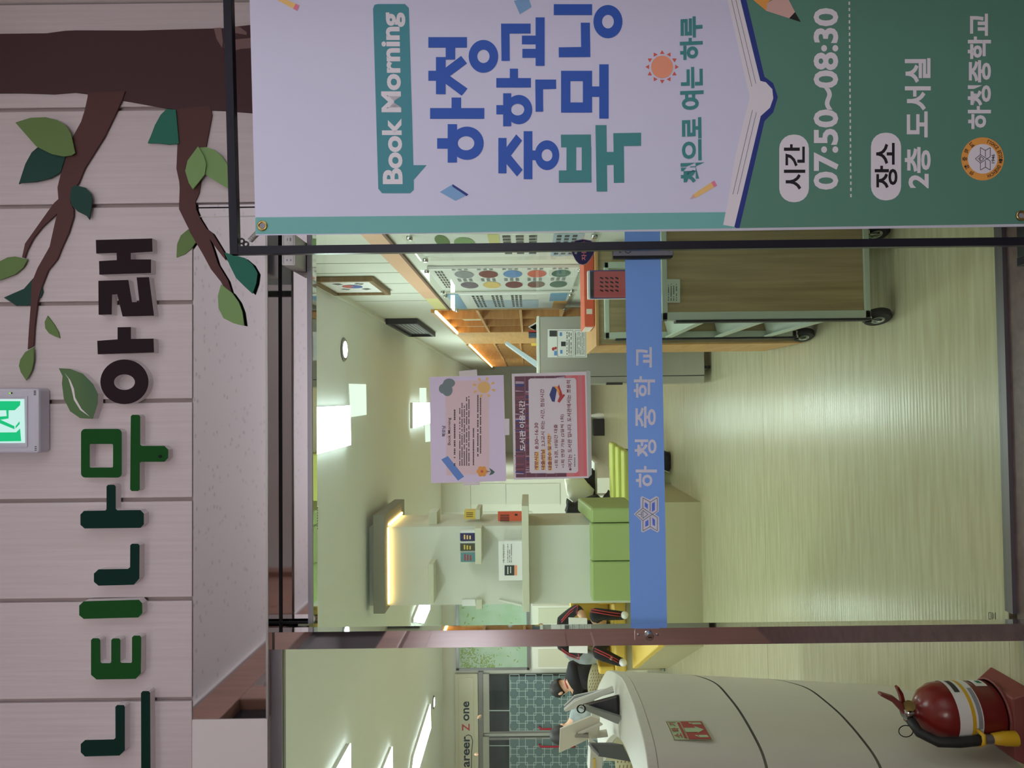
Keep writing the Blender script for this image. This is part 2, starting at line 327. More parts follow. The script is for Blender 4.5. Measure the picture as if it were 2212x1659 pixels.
rl = struct('trim_4', box(PX0, XJ, YG, 2.06, zg1, zg2), 'mirror', 'polished steel track cover above the sliding glass door')
obj('gap', box(PX0, XJ, 1.966, YG, zg2, ZH0), 'gap', rl)
obj('profile', box(PX1, XJ, YG - .008, YG, zg0, zg1), 'alu', rl)
X = PY(YG)(640, 1347).x; obj('end_cap', box(X, X + .006, YG - .004, YG, zg1, zg2), 'gap', rl)
po = struct('trim_5', box(PX0, PX1, YF, 1.94, 0, ZH0), 'mirror', 'mirror-polished steel post between sliding door and fixed pane')
struct('trim_6', box(XL, PX0, YF, 1.93, ZH0 - .03, ZH0), 'alu', 'grey top rail of the fixed pane')
lp = thing('lock_plate', tuple(PY(YF)(1399, 1370)), 'small steel lock plate with key cylinder on the steel post', 'lock')
pl = PY(YF)
obj('plate', MB().prism([pl(*p) for p in rrect(1371, 1427, 1357, 1385, 3)], (0, -.004, 0)), 'mirror', lp)
c = pl(1401, 1371)
obj('cylinder', MB().lathe([(.0115, 0), (.0115, .012), (.009, .016), (.009, .019)], c + Vc((0, -.004, 0)), (0, -1, 0)), 'chrome', lp)
obj('keyhole', MB().box(c.x - .001, c.x + .001, c.y - .0245, c.y - .022, c.z - .005, c.z + .005), 'gap', lp)
for px in (1378.5, 1419):
    q = pl(px, 1370); obj('screw', MB().lathe([(.0035, 0), (.0035, .002), (.002, .003)], q + Vc((0, -.004, 0)), (0, -1, 0), 12), 'chrome', lp)
door = thing('door_2', (-.05, 2.01, 0), 'sliding glass door with green tint and a blue band', None); door['kind'] = 'structure'
obj('pane', box(PX0 - .03, XJ, 2.005, 2.015, .012, zg1), 'door glass', door)
sd = thing('window_1', (-1.0, 1.91, 0), 'fixed clear glass pane left of the steel post', None); sd['kind'] = 'structure'
obj('pane', box(XL, PX0, 1.906, 1.914, .03, ZH0 - .03), 'side glass', sd)
struct('trim_7', box(PX1, XJ, 1.985, 2.018, 0, .012), M('threshold', (112, 108, 110), .4, .5).name, 'grey metal threshold under the glass door')
struct('trim_8', box(XL, PX0, YF - .005, 1.92, 0, .03), 'alu', 'grey bottom rail of the fixed pane')
obj('rubber_mat', box(.38, 1.0, 1.55, 1.925, 0, .012), 'black', None, .002, 'black rubber mat on the corridor floor under the banner stand', 'mat')
# white sensor on the track cover
pl = PY(1.882)
sn = thing('door_sensor', tuple(pl(624, 541)), 'small white sensor box on the steel track cover behind the black frame', 'sensor')
obj('body', MB().prism([pl(*p) for p in rrect(609, 637.5, 506, 573, 2)], (0, .096, 0)), 'white', sn, .001)
flat('print', [rect(620, 622, 515, 520), rect(626, 629, 514, 521), rect(619, 621.5, 560, 564), rect(627, 629.5, 560, 564), rect(612, 613, 508, 571), rect(633.5, 634.2, 508, 571)], pl, 'b grey', sn)

# ---------------------------------------------------------------- tree of coloured board on the panels
za, zb, zc, zd = zoomed(0, 0, 3.95), zoomed(0, 400, 3.687), zoomed(0, 780, 3.687), zoomed(0, 1200, 3.614)
def board(name, px, Y, mat, parent, th=.004, **k): return obj(name, MB().prism([PY(Y - th)(*p) for p in px], (0, th, 0)), mat, parent, **k)
tree = thing('board_tree', tuple(PY(YP)(300, 140)), 'dark brown board tree with trunk, drooping branches and green leaves on the wall', 'wall decoration')
trunk = board('trunk', [(-70, 72), (0, 73), (100, 72), (140, 66.5), (165, 65.5), (300, 66), (400, 63), (478, 61), (540, 54), (760, 50), (760, 246), (542, 243.5), (483, 239), (457, 238), (380, 236.7), (347, 231.6), (263, 216.5), (271, 197), (190, 203), (162, 199.5), (116, 203), (45, 200.8), (-70, 201)], YP, 'trunk2', tree)
for q in ([(462, 61), (478, 60), (482, 90), (480, 104), (468, 84)], [(484, 62), (503, 56), (520, 60), (533, 70), (533, 76), (510, 72), (495, 80), (486, 70)], [(484, 92), (505, 86), (545, 82), (545, 104), (520, 106), (500, 112), (484, 104)]):
    flat('bark_swirl', [q], PY(YP - .004), 'ring brown', tree, .0008)
b1 = [(190, 200), (189, 210), (183, 238), (175, 263), (158, 294), (140, 339), (132, 372), (124, 405), (126, 430), (117, 438), (103, 457), (76, 495), (54, 526), (47.5, 556), (53, 557), (58, 541), (72, 514), (92, 489.5), (123.4, 461), (116.6, 489.5), (107, 533), (81, 579), (69, 609), (66.5, 657.7), (62.4, 709), (59.7, 754), (72, 747), (74.6, 704), (81, 652), (89.5, 619.7), (103, 584.4), (123.4, 560), (133, 535.6), (149, 500), (158.7, 467.8), (158.7, 451.5), (152, 438), (153, 416), (169.6, 395), (182, 364.5), (202.5, 331.6), (225, 296), (250.6, 243), (263, 216.5), (270, 197)]
b2 = [(380, 236), (382, 253), (383.5, 304), (381, 364.5), (387, 392), (388, 405), (386.5, 451.5), (404, 487), (422, 522), (436.7, 546.5), (455.7, 581.7), (477.4, 609), (483, 620), (500, 632), (492, 606), (470.6, 571), (461, 541), (451.6, 514), (466.5, 535.6), (488, 563), (483, 544), (458, 503), (445, 493.6), (431, 470.5), (423, 451.5), (421.8, 435), (430, 417), (445.6, 314), (458, 248), (454.4, 229)]
board('branch', b1, YP - .004, 'trunk', tree); board('branch', b2, YP - .001, 'trunk', tree)
LV = [('leaf olive', 0, za([(130, 1045), (260, 1005), (390, 1000), (490, 1025), (560, 1070), (605, 1140), (640, 1305), (610, 1325), (540, 1335), (440, 1315), (310, 1250), (235, 1165)]), .014),
      ('leaf dark', 0, za([(340, 1240), (270, 1300), (215, 1400), (160, 1570), (180, 1560), (310, 1550), (430, 1520), (515, 1470), (560, 1330)]), .008),
      ('leaf dark', 0, zb([(570, 20), (600, 0), (680, 20), (725, 70), (735, 120), (725, 190), (712, 275), (690, 245), (620, 210), (570, 160), (555, 100)]), .012),
      ('leaf olive', 0, zb([(-110, 680), (0, 605), (60, 575), (120, 568), (220, 590), (185, 655), (120, 710), (0, 755), (-110, 760)]), .006),
      ('leaf dark', 0, zb([(265, 740), (190, 825), (30, 895), (130, 960), (240, 955), (325, 890), (340, 850), (330, 800)]), .003),
      ('leaf olive', 0, zb([(268, 1290), (200, 1330), (160, 1390), (150, 1440), (165, 1490), (208, 1555), (250, 1480), (268, 1400)]), .008),
      ('leaf teal', 0, za([(1420, 930), (1500, 935), (1525, 1225), (1440, 1232), (1350, 1222), (1260, 1220), (1290, 1150), (1320, 1070), (1370, 980)]), .006),
      ('leaf light', 0, za([(1690, 1248), (1740, 1330), (1760, 1400), (1745, 1490), (1645, 1615), (1610, 1560), (1580, 1460), (1600, 1370)]), .014),
      ('leaf light', 0, za([(1700, 1260), (1760, 1255), (1830, 1280), (1890, 1330), (1950, 1420), (1960, 1620), (1880, 1570), (1755, 1490)]), .009),
      ('leaf olive', 0, zb([(1500, 350), (1440, 400), (1410, 470), (1405, 575), (1470, 550), (1520, 510), (1560, 455)]), .0),
      ('leaf teal', 0, zb([(1785, 535), (1880, 560), (1950, 580), (2010, 630), (2050, 700), (2040, 780), (2010, 865), (1940, 800), (1880, 740), (1830, 640), (1805, 580)]), .005),
      ('leaf light', 0, zb([(1760, 790), (1850, 860), (1900, 930), (1930, 1010), (1945, 1118), (1860, 1100), (1780, 1060), (1740, 980), (1735, 880)]), .005)]
for m, _, px, dy in LV: board('leaf', px, YP - dy, m, tree, .003)
board('loose_leaf', zb([(378, 1040), (355, 1090), (360, 1140), (390, 1180), (440, 1205), (475, 1218), (465, 1170), (430, 1110)]), YP, 'leaf olive', None, .004, label='small olive green board leaf alone on the panel, away from the branches', cat='leaf')
# ---------------------------------------------------------------- foam letters
def letter(px, mat, label, inner=None, dep=.024, name='foam_letter'):
    Yf = YP - dep; pl = PY(Yf); t = thing(name, tuple(PY(YP)(*px[0])), label, 'letter', None)
    o = [pl(*p) for p in px]
    if inner:
        i = [pl(*p) for p in inner]
        obj('side', MB().ring(o, i, (0, dep, 0)), 'foam', t); obj('face', MB().ring([p + Vc((0, -.001, 0)) for p in o], [p + Vc((0, -.001, 0)) for p in i], (0, .0009, 0)), mat, t)
    else:
        obj('side', MB().prism(o, (0, dep, 0)), 'foam', t); obj('face', MB().prism([p + Vc((0, -.001, 0)) for p in o], (0, .0009, 0)), mat, t)
    return t
letter(zb([(765, 437), (1212, 425), (1215, 530), (1042, 540), (1042, 592), (1203, 592), (1203, 700), (793, 713), (790, 605), (932, 597), (930, 540), (768, 545)]), 'letter black', 'black foam letter stroke shaped like a sideways H, nearest the tree trunk')
letter(zb([(785, 762), (1022, 755), (1052, 932), (1112, 932), (1090, 735), (1187, 733), (1227, 1040), (978, 1046), (935, 870), (893, 872), (890, 1030), (787, 1032)]), 'letter black', 'black foam letter stroke folded like a 2 beside the H-shaped stroke')
letter(zb([(938, 1132), (1043, 1130), (1043, 1225), (1223, 1222), (1227, 1333), (780, 1347), (776, 1240), (938, 1228)]), 'letter black', 'black foam letter bar with one stub between the ring and the 2-shaped stroke')
letter(zc(ell(992, 165, 191, 178, 40)), 'letter black', 'black foam ring letter right of the foam leaf', zc(ell(992, 168, 84, 62, 40)))
letter(zc(rrect(647, 970, 540, 928, 34)), 'letter green', 'green foam square-ring letter left of the foam leaf', zc(rrect(715, 902, 660, 848, 10)))
mu = letter(zc([(1043, 440), (1055, 428), (1105, 428), (1117, 440), (1117, 665), (1130, 675), (1310, 675), (1340, 705), (1340, 770), (1310, 802), (1125, 802), (1113, 812), (1113, 1022), (1100, 1035), (1050, 1035), (1038, 1022)]), 'letter green', 'green foam T-shaped letter stroke with a screw, under the square ring')
obj('screw', MB().lathe([(.004, 0), (.004, .003)], PY(YP - .025)(*zc([(1277, 760)])[0]), (0, -1, 0), 10), 'gap', mu)
letter(zc([(850, 998), (862, 985), (910, 985), (922, 998), (922, 1175), (935, 1188), (1118, 1186), (1146, 1215), (1146, 1300), (1120, 1328), (675, 1333), (642, 1303), (642, 1222), (670, 1193), (840, 1190), (850, 1180)]), 'letter deep', 'very dark green foam upright letter stroke with one stub, next to the square ring')
letter(zd([(1018, -80), (1030, -92), (1078, -92), (1090, -80), (1088, 180), (1045, 228), (770, 235), (735, 205), (735, 140), (770, 108), (1000, 104), (1017, 90)]), 'letter deep', 'very dark green foam L-shaped letter just right of the plain bar')
letter(zd([(620, 390), (655, 357), (1085, 345), (1110, 372), (1112, 450), (1080, 483), (655, 494), (620, 465)]), 'letter green', 'green foam plain upright bar letter right of the E-shaped one')
letter(zd([(712, 660), (725, 646), (770, 646), (783, 660), (785, 830), (795, 840), (860, 840), (870, 830), (870, 660), (882, 647), (930, 647), (940, 660), (940, 830), (950, 838), (1025, 838), (1032, 828), (1032, 640), (1045, 625), (1092, 625), (1103, 640), (1100, 920), (1060, 962), (755, 967), (712, 930)]), 'letter green', 'green foam E-shaped letter')
letter(zd([(902, 1180), (915, 1167), (965, 1167), (975, 1180), (975, 1520), (935, 1560), (665, 1568), (632, 1535), (632, 1470), (665, 1440), (890, 1435), (903, 1422)]), 'letter deep', 'very dark green foam L-shaped letter at the far left of the row')
letter(zd([(1102, 1072), (1115, 1058), (1160, 1058), (1172, 1072), (1176, 1760), (1165, 1772), (1115, 1772), (1104, 1760)]), 'letter deep', 'very dark green foam long level bar letter under the leftmost L')
ll = letter(zc([(470, 57), (560, 62), (660, 100), (740, 180), (780, 260), (778, 340), (740, 460), (640, 455), (560, 400), (510, 300), (495, 180), (500, 120)]), 'leaf letter', 'green foam leaf with a white vein above the letter row', name='foam_leaf'); ll['category'] = 'leaf'
flat('vein', [zc([(515, 95), (560, 150), (590, 220), (600, 290), (650, 380), (718, 445), (640, 390), (590, 310), (570, 220), (545, 140)])], PY(YP - .025), 'foam', ll)
# ---------------------------------------------------------------- exit sign
ze = zoomed(0, 800, 8.293)
ex = thing('exit_sign', tuple(PY(YP)(85, 905)), 'lit green and white exit sign box with running figure', 'exit sign')
pl = PY(YP - .045)
obj('body', MB().prism([pl(*p) for p in rrect(-160, 84, 839, 979, 7)], (0, .045, 0)), 'exit shell', ex, .006)
pf = PY(YP - .0455)
obj('frame', MB().ring([pf(*p) for p in rrect(-120, 60, 855, 966, 2)], [pf(*p) for p in rrect(-118, 57, 858, 963, 2)], (0, -.002, 0)), 'exit shell', ex)
flat('screen', [ze([(-1000, 520), (440, 515), (455, 1300), (-1000, 1310)])], pf, 'exit white', ex, .001)
flat('pictogram', [ze([(-950, 552), (375, 552), (370, 625), (275, 715), (-950, 722)]), ze([(-950, 1285), (390, 1268), (370, 1040), (300, 1110), (-950, 1120)]), ze([(-60, 832), (130, 820), (120, 700), (150, 665), (195, 645), (190, 690), (165, 720), (165, 862), (20, 885), (-60, 890)]), ze([(-60, 860), (30, 890), (270, 1000), (270, 1055), (-60, 920)]), ze([(285, 1045), (290, 1000), (360, 910), (365, 960)]), ze([(-330, 830), (-60, 830), (-60, 925), (-330, 890)]), ze(ell(-430, 850, 75, 75, 16))], pf, 'exit green', ex, .002)
for i in range(3):
    flat('vent_slot', [ze(rect(608, 645, 366 + 31 * i, 380 + 31 * i))], pf, 'gap', ex, .0006); flat('vent_slot', [ze(rect(622, 660, 1360 + 31 * i, 1372 + 31 * i))], pf, 'gap', ex, .0006)
flat('status_light', [ze(ell(180, 410, 16, 14, 12))], pf, 'led green', ex, .0008); flat('test_button', [ze(ell(213, 408, 15, 15, 12))], pf, 'gap', ex, .0007)

# ================================================================ BANNER on its stand
kb = .063
def BP(off=0): return PN((.397, 1.64 - off, 1), (kb, 1, 0))
ban = thing('banner', (.7, 1.62, .19), 'tall printed school banner with Korean lettering, teal border and an open book', 'banner')
B0 = BP()
def bx_(X, z, off=0): return Vc((X, 1.64 - off - kb * (X - .397), z))
obj('cloth', MB().prism([bx_(.397, .19), bx_(1.0, .19), bx_(1.0, 1.982), bx_(.397, 1.982)], (0, .0015, 0)), 'banner', ban)
zf = zoomed(900, 0, 3.95); zg = zoomed(1360, 0, 3.95); zh = zoomed(480, 0, 3.95); zi = zoomed(1660, 0, 3.949)
flat('border_stripe', [[(552, 469.6), (940, 466), (1250, 462), (1590, 458), (1597, 493), (1250, 499), (940, 503), (552, 506)]], B0, 'b teal', ban, .0006)
flat('hem', [[(1000, 502), (1597, 493), (2205, 484), (2230, 484), (2230, 489), (1597, 498.5), (1000, 503.5)]], B0, 'hem', ban, .0009)
flat('green_field', [[(1597, 493), (1614, 420), (1651, 262), (1670, 243), (1680, 210), (1670, 180), (1651, 166), (1612, 0), (1597, -62), (2240, -72), (2233, 484)]], B0, 'b green', ban, .0006)
flat('book_cover', [[(1590, 493), (1597, 493), (1614, 420), (1651, 262), (1670, 243), (1680, 210), (1670, 180), (1651, 166), (1612, 0), (1597, -62), (1580, -62), (1599, 0), (1642, 175), (1654, 178), (1668, 193), (1670, 213), (1663, 233), (1643, 251), (1603, 420), (1586, 490)]], B0, 'b navy', ban, .0009)
flat('book_pages', [[(1562, 486), (1586, 490), (1603, 420), (1643, 251), (1663, 233), (1670, 213), (1668, 193), (1654, 178), (1642, 175), (1599, 0), (1584, -62), (1558, -62), (1571, 0), (1586.6, 68), (1605.6, 152), (1619.5, 210), (1607, 258), (1585, 352), (1574.7, 420)]], B0, 'b white', ban, .0009)
flat('page_lines', [line(*zg([(868, 0), (1042, 740)]), .9), line(*zg([(905, 0), (1076, 715)]), .9), line(*zg([(1047, 940), (880, 1659)]), .9), line(*zg([(1080, 960), (918, 1659)]), .9)], B0, 'ink', ban, .0012)
flat('speech_bubble', [zh([(1300, 42), (1330, 35), (1560, 35), (1593, 70), (1632, 1410), (1745, 1410), (1635, 1535), (1636, 1620), (1605, 1650), (1365, 1650), (1332, 1610), (1287, 75)])], B0, 'b teal2', ban, .0006)
text('lettering', 'Book Morning', None, B0, 'b white', ban, .034, .001, 4, quad=zh([(1372, 1572), (1345, 108), (1562, 108), (1592, 1572)]))
def rg(cx, cy, rx, ry, ix, iy, icx=None): return ('ring', zf(ell(cx, cy, rx, ry, 36)), zf(ell(icx or cx, cy, ix, iy, 36)))
def rc(*a): return zf(rect(*a))
flat('title_lettering', [rc(175, 270, 1180, 1270), rc(265, 345, 1060, 1388), rg(430, 1223, 143, 142, 70, 60, 422), rc(115, 578, 923, 1015), rc(298, 380, 833, 930),
     rc(100, 170, 605, 690), rc(165, 248, 488, 805), zf([(243, 582), (380, 478), (430, 542), (285, 650), (435, 757), (385, 818), (243, 712)]), rc(100, 430, 318, 408), rc(248, 330, 405, 510), rg(570, 482, 126, 140, 52, 57),
     rc(697, 767, 1178, 1480), zf([(763, 1262), (850, 1147), (900, 1200), (805, 1328), (905, 1450), (857, 1507), (763, 1395)]), rc(913, 988, 1120, 1530), rc(985, 1015, 1285, 1368), rg(1112, 1325, 105, 127, 46, 52),
     rc(680, 742, 898, 977), rc(738, 808, 797, 1078), rg(872, 936, 115, 125, 56, 50, 862), rc(680, 975, 667, 748), rc(795, 865, 587, 670), zf([(1012, 680), (1190, 680), (1190, 760), (1078, 762), (1080, 953), (1015, 955)]),
     zf([(720, 203), (972, 203), (972, 287), (793, 288), (795, 521), (724, 521)]), rc(1015, 1092, 150, 563), rc(898, 1018, 305, 380), rc(902, 1020, 418, 495),
     ('ring', rc(1232, 1497, 605, 962), rc(1312, 1418, 693, 875)), rc(1558, 1638, 550, 1013), rc(1490, 1562, 738, 828),
     zf([(1400, 195), (1478, 195), (1482, 488), (1213, 490), (1212, 405), (1403, 402)]), rc(1170, 1497, 37, 130), rg(1632, 186, 124, 142, 50, 58)], B0, 'b blue', ban, .0007)
flat('title_lettering', [zf([(1230, 1150), (1487, 1148), (1489, 1258), (1232, 1258)]), rc(1278, 1362, 1256, 1456), rc(1408, 1491, 1256, 1456), zf([(1213, 1455), (1491, 1453), (1493, 1558), (1213, 1560)]), zf([(1525, 1068), (1620, 1068), (1627, 1635), (1535, 1635)]), zf([(1620, 1297), (1680, 1297), (1677, 1137), (1915, 1133), (1915, 1245), (1768, 1247), (1772, 1560), (1682, 1562), (1680, 1408), (1622, 1410)])], B0, 'b teal3', ban, .0007)
text('slogan_lettering', '책으로 여는 하루', None, B0, 'b teal3', ban, .035, .001, 4, quad=[(1470, 396), (1468, 37), (1517, 35), (1523, 394)])
sun = [(1360 + 277 / 3.95, 572 / 3.95)]; sx, sy = sun[0]
flat('sun_print', [ell(sx, sy, 23.8, 24.5, 30)], B0, 'b peach', ban, .0007)
flat('sun_rays', [[(sx + math.cos(t) * 28 - math.sin(t) * 5, sy + math.sin(t) * 28 + math.cos(t) * 5), (sx + math.cos(t) * 36, sy + math.sin(t) * 36), (sx + math.cos(t) * 28 + math.sin(t) * 5, sy + math.sin(t) * 28 - math.cos(t) * 5)] for t in [k * math.pi / 6 for k in range(12)]], B0, 'b red', ban, .0007)
flat('pencil_print', [zg([(1040, -10), (1220, -10), (1170, 30), (1165, 95)])], B0, 'b orange', ban, .0012); flat('pencil_print', [zg([(1165, 95), (1170, 30), (1240, -10), (1350, -10), (1410, 105), (1360, 158)])], B0, 'b skin', ban, .0012)
flat('pencil_print', [zg([(1360, 158), (1410, 105), (1460, 190)])], B0, 'b black', ban, .0012)
flat('small_pencil', [[(1497, 420), (1504, 427), (1542, 405), (1536, 394)]], B0, 'b yell', ban, .0007); flat('small_pencil', [[(1536, 394), (1542, 405), (1549, 401), (1543, 390)]], B0, 'b pink', ban, .0007); flat('small_pencil', [[(1497, 420), (1504, 427), (1490, 430)]], B0, 'b skin', ban, .0007)
flat('small_pencil', [[(590, -2), (598, 0), (633, 19), (639, 8), (610, -4)]], B0, 'b yell', ban, .0007); flat('small_pencil', [[(633, 19), (639, 8), (647, 12), (642, 24)]], B0, 'b pink', ban, .0007)
flat('book_print', [[(950, 415), (978, 398), (1011, 420), (984, 434)]], B0, 'b lblue', ban, .0007); flat('book_print', [[(978, 398), (977, 403), (1008, 424), (1012, 420)]], B0, 'b navy', ban, .001); flat('book_print', [[(1110, 2), (1142, -4), (1148, 15), (1123, 31)]], B0, 'b lblue', ban, .0007)
for a in ((1683, 1747, 291, 437, 30), (1881, 1946, 287, 433, 30)): flat('pill', [rrect(*a)], B0, 'b white', ban, .0009)
text('info_lettering', '시간', (1693, 1739, 312, 410), B0, 'b black', ban, .022, .0013); text('info_lettering', '장소', (1889, 1938, 309, 407), B0, 'b black', ban, .022, .0013)
text('info_lettering', '07:50~08:30', (1757, 1811, 18, 410), B0, 'b white', ban, .03, .001); text('info_lettering', '2층 도서실', (1954, 2010, 126, 407), B0, 'b white', ban, .028, .001)
text('school_lettering', '하청중학교', (2090, 2140, 30, 279), B0, 'b white', ban, .03, .001)
flat('dotted_rule', [rect(1832.5 + (y - 5) * .0085, 1835.7 + (y - 5) * .0085, y, y + 7) for y in [4 + 13.4 * k for k in range(32)]], B0, 'b white', ban, .001)
lx, ly = 2122, 343.5
flat('logo_ring', [ell(lx, ly, 46, 46.5, 44)], B0, 'b orange', ban, .0009); flat('logo_disc', [ell(lx, ly, 32, 32, 40)], B0, 'b white', ban, .0012)
def curved(name, s, c, rad, a0, a1, h, pl, mat, parent, out=True, bold=.02):
    for k, ch in enumerate(s):
        if ch == ' ': continue
        t = R(a0 + (a1 - a0) * (k + .5) / len(s)); cx, cy = c[0] + rad * math.cos(t), c[1] + rad * math.sin(t)
        o = Vc((math.cos(t), math.sin(t))) * (1 if out else -1); rgt = Vc((o.y, -o.x)) if True else 0; w = h * (.5 if ch.isascii() else .9)
        q = [Vc((cx, cy)) + o * h / 2 - rgt * w / 2, Vc((cx, cy)) + o * h / 2 + rgt * w / 2, Vc((cx, cy)) - o * h / 2 + rgt * w / 2, Vc((cx, cy)) - o * h / 2 - rgt * w / 2]
        text(name, ch, None, pl, mat, parent, bold, .0013, 2, quad=[tuple(v) for v in q])
curved('logo_lettering', '하청중학교', (lx, ly), 38.5, 115, 245, 10, B0, 'b black', ban)
curved('logo_lettering', 'HACHEONG MIDDLE SCHOOL', (lx, ly), 39, 75, -75, 8, B0, 'b black', ban, False)
def emblem(cx, cy, s, pl, mat, parent, w, off):
    E = lambda P: [(cx + x * s, cy + y * s) for x, y in P]
    sh = []
    for P, cl in (([(-11, 0), (-1, -8.5), (12, 0), (-1, 8.5)], 1), ([(-1, -8.5), (-1, -22.5), (9, -16.7), (18.7, -22.5), (18.7, -4.3), (12, 0)], 0), ([(-1, 8.5), (-1, 22.5), (9, 16.7), (18.7, 22.5), (18.7, 4.3), (12, 0)], 0), ([(9, -16.7), (9, -4)], 0), ([(9, 16.7), (9, 4)], 0), ([(-1, -5.5), (-1, 5.5), (6, 0)], 1), ([(-3, -4), (-3, 4)], 0), ([(-3, 0), (-7, 0)], 0)):
        sh += pline(E(P), w, cl)
    return flat('emblem_lines', sh, pl, mat, parent, off)
emblem(lx - 4, ly, 1.08, B0, 'b black', ban, 1.2, .0015)
text('logo_lettering', '1946', (2141, 2148, 334, 353), B0, 'b black', ban, .02, .0015)
for px, py in ((567, 488), (2205, 466)):
    c = bx_(0, 0); c = B0(px, py)
    g = obj('grommet', MB().lathe([(.0065, 0), (.0125, 0), (.0115, .003), (.0085, .0035), (.0065, .001)], c + Vc((0, -.0005, 0)), (0, -1, 0), 20), 'brass', ban)
    obj('eyelet', MB().lathe([(.0062, 0), (.0062, .0008)], c + Vc((0, -.0008, 0)), (0, -1, 0), 14), 'b grey', g)
st = thing('banner_stand', (.69, 1.62, 0), 'black square-tube banner stand holding the printed banner', 'stand')
def sbox(X0, X1, z0, z1, y0=.004, y1=.022): return MB().prism([bx_(X0, z0, -y0), bx_(X1, z0, -y0), bx_(X1, z1, -y0), bx_(X0, z1, -y0)], (0, y1 - y0, 0))
obj('upright', sbox(.355, .374, .02, 2.044), 'black metal', st, .001); obj('upright', sbox(1.026, 1.045, .02, 2.044), 'black metal', st, .001)
obj('crossbar', sbox(.355, 1.045, 2.026, 2.045, .003, .023), 'black metal', st, .001); obj('crossbar', sbox(.374, 1.026, .12, .138), 'black metal', st, .001)
for X in (.364, 1.035): p = bx_(X, 0); obj('foot', box(X - .012, X + .012, p.y - .22, p.y + .26, .012, .03), 'black metal', st, .002)
for px, py in ((518.5, 519), (527.5, 525.5)):
    c = B0(px, py); obj('hook_ring', MB().ring([c + Vc((math.cos(t) * .0075, .008, math.sin(t) * .0075)) for t in [k * .3142 for k in range(20)]], [c + Vc((math.cos(t) * .004, .008, math.sin(t) * .004)) for t in [k * .3142 for k in range(20)]], (0, .004, 0)), 'black', st)
a, b = B0(538, 519), B0(556, 500); d = b - a; u = d.normalized().orthogonal().normalized(); w = d.normalized().cross(u)
obj('spring', MB().tube([a + Vc((0, .006, 0)) + d * (k / 110) + (u * math.cos(k * .62) + w * math.sin(k * .62)) * .006 for k in range(111)] + [b + Vc((0, .006, 0))], .0011, 5), 'steel', st)
a0 = B0(531, 524) + Vc((0, .008, 0)); obj('spring_wire', MB().tube([a0, a + Vc((0, .006, 0))], .0006, 5), 'steel', st)

# ================================================================ ON THE DOOR
YD = 2.0045; D0 = PY(YD)
bd = thing('blue_band', tuple(D0(1397, 930)), 'blue adhesive band with white school name and emblem across the glass door', 'sticker')
flat('film', [[(1349, 495), (1426, 495), (1441, 1352.5), (1362.5, 1352.5)]], D0, 'band film', bd, .0003)
for ch, b in (('하', (1373, 1419, 1006.5, 1053)), ('청', (1371, 1418, 949, 987)), ('중', (1372.5, 1416.6, 878, 924)), ('학', (1369, 1415, 812.5, 859)), ('교', (1374, 1408, 750, 794))): text('lettering', ch, b, D0, 'film white', bd, .02, .0008)
zj = zoomed(1340, 940, 6.9167)
flat('emblem_backing', [zj([(202, 1180), (300, 1085), (300, 930), (325, 910), (440, 965), (535, 910), (572, 930), (574, 1140), (518, 1180), (577, 1220), (582, 1430), (555, 1455), (450, 1397), (335, 1455), (312, 1435), (310, 1275)])], D0, 'film white', bd, .0008)
flat('emblem_openings', [zj(q) for q in ([(365, 1000), (412, 1030), (410, 1105), (362, 1065)], [(470, 1020), (515, 995), (515, 1120), (470, 1145)], [(372, 1290), (418, 1260), (420, 1345), (372, 1370)], [(477, 1230), (517, 1265), (517, 1360), (480, 1340)])], D0, 'band film', bd, .0011)
emblem(1340 + 342 / 6.9167 + .6, 940 + 1182 / 6.9167, 1.58, D0, 'emblem green', bd, 1.0, .0014)
gm = thing('glass_stamp', tuple(D0(2143, 1330)), 'tiny dark maker stamp at the lower left of the glass door', 'stamp')
flat('stamp_print', pline(rect(2135.5, 2140.5, 1323, 1337), 1.2, True) + [rect(2143, 2144.5, 1323, 1338), rect(2146, 2147, 1325, 1336), rect(2149, 2150.5, 1323, 1338)], D0, 'ink', gm)
# notice 1
zk = zoomed(900, 780, 5.267)
n1 = thing('paper_notice', tuple(D0(1090, 930)), 'lavender notice with blue tape drawing, sun and flower, taped to the glass', 'notice', 'notices taped on the glass door')
N0 = PY(YD - .0006)
obj('tape', MB().prism([D0(*p) for p in zk([(480, 115), (685, 95), (692, 170), (485, 172)])], (0, -.0004, 0)), 'cream', n1); obj('tape', MB().prism([D0(*p) for p in zk([(1000, 655), (1055, 655), (1055, 842), (1005, 842)])], (0, -.0004, 0)), 'paper', n1)
obj('tape', MB().prism([D0(*p) for p in zk([(520, 1370), (715, 1365), (720, 1410), (527, 1414)])], (0, -.0004, 0)), 'paper', n1)
obj('sheet', MB().prism([N0(*p) for p in zk([(145, 180), (990, 158), (1020, 1365), (165, 1390)])], (0, -.0006, 0)), 'paper', n1)
S0 = PY(YD - .0012)
flat('sheet_print', [zk([(150, 185), (985, 163), (1015, 1360), (170, 1385)])], S0, M('lav', (236, 228, 250), .5).name, n1, .0002)
flat('pink_ground', [zk([(325, 230), (820, 215), (828, 1285), (340, 1300)])], S0, M('blush', (240, 216, 216), .5).name, n1, .0004)
flat('blue_tape_print', [zk([(280, 1120), (355, 1080), (540, 1315), (470, 1360)])], S0, M('tape blue', (100, 148, 220), .5).name, n1, .0009)
flat('cloud_print', [zk(ell(300, 315, 48, 55, 16)), zk(ell(370, 250, 68, 52, 16)), zk(ell(350, 330, 60, 70, 16)), zk(ell(330, 280, 40, 50, 16))], S0, M('cloud', (120, 140, 140), .5).name, n1, .0007)
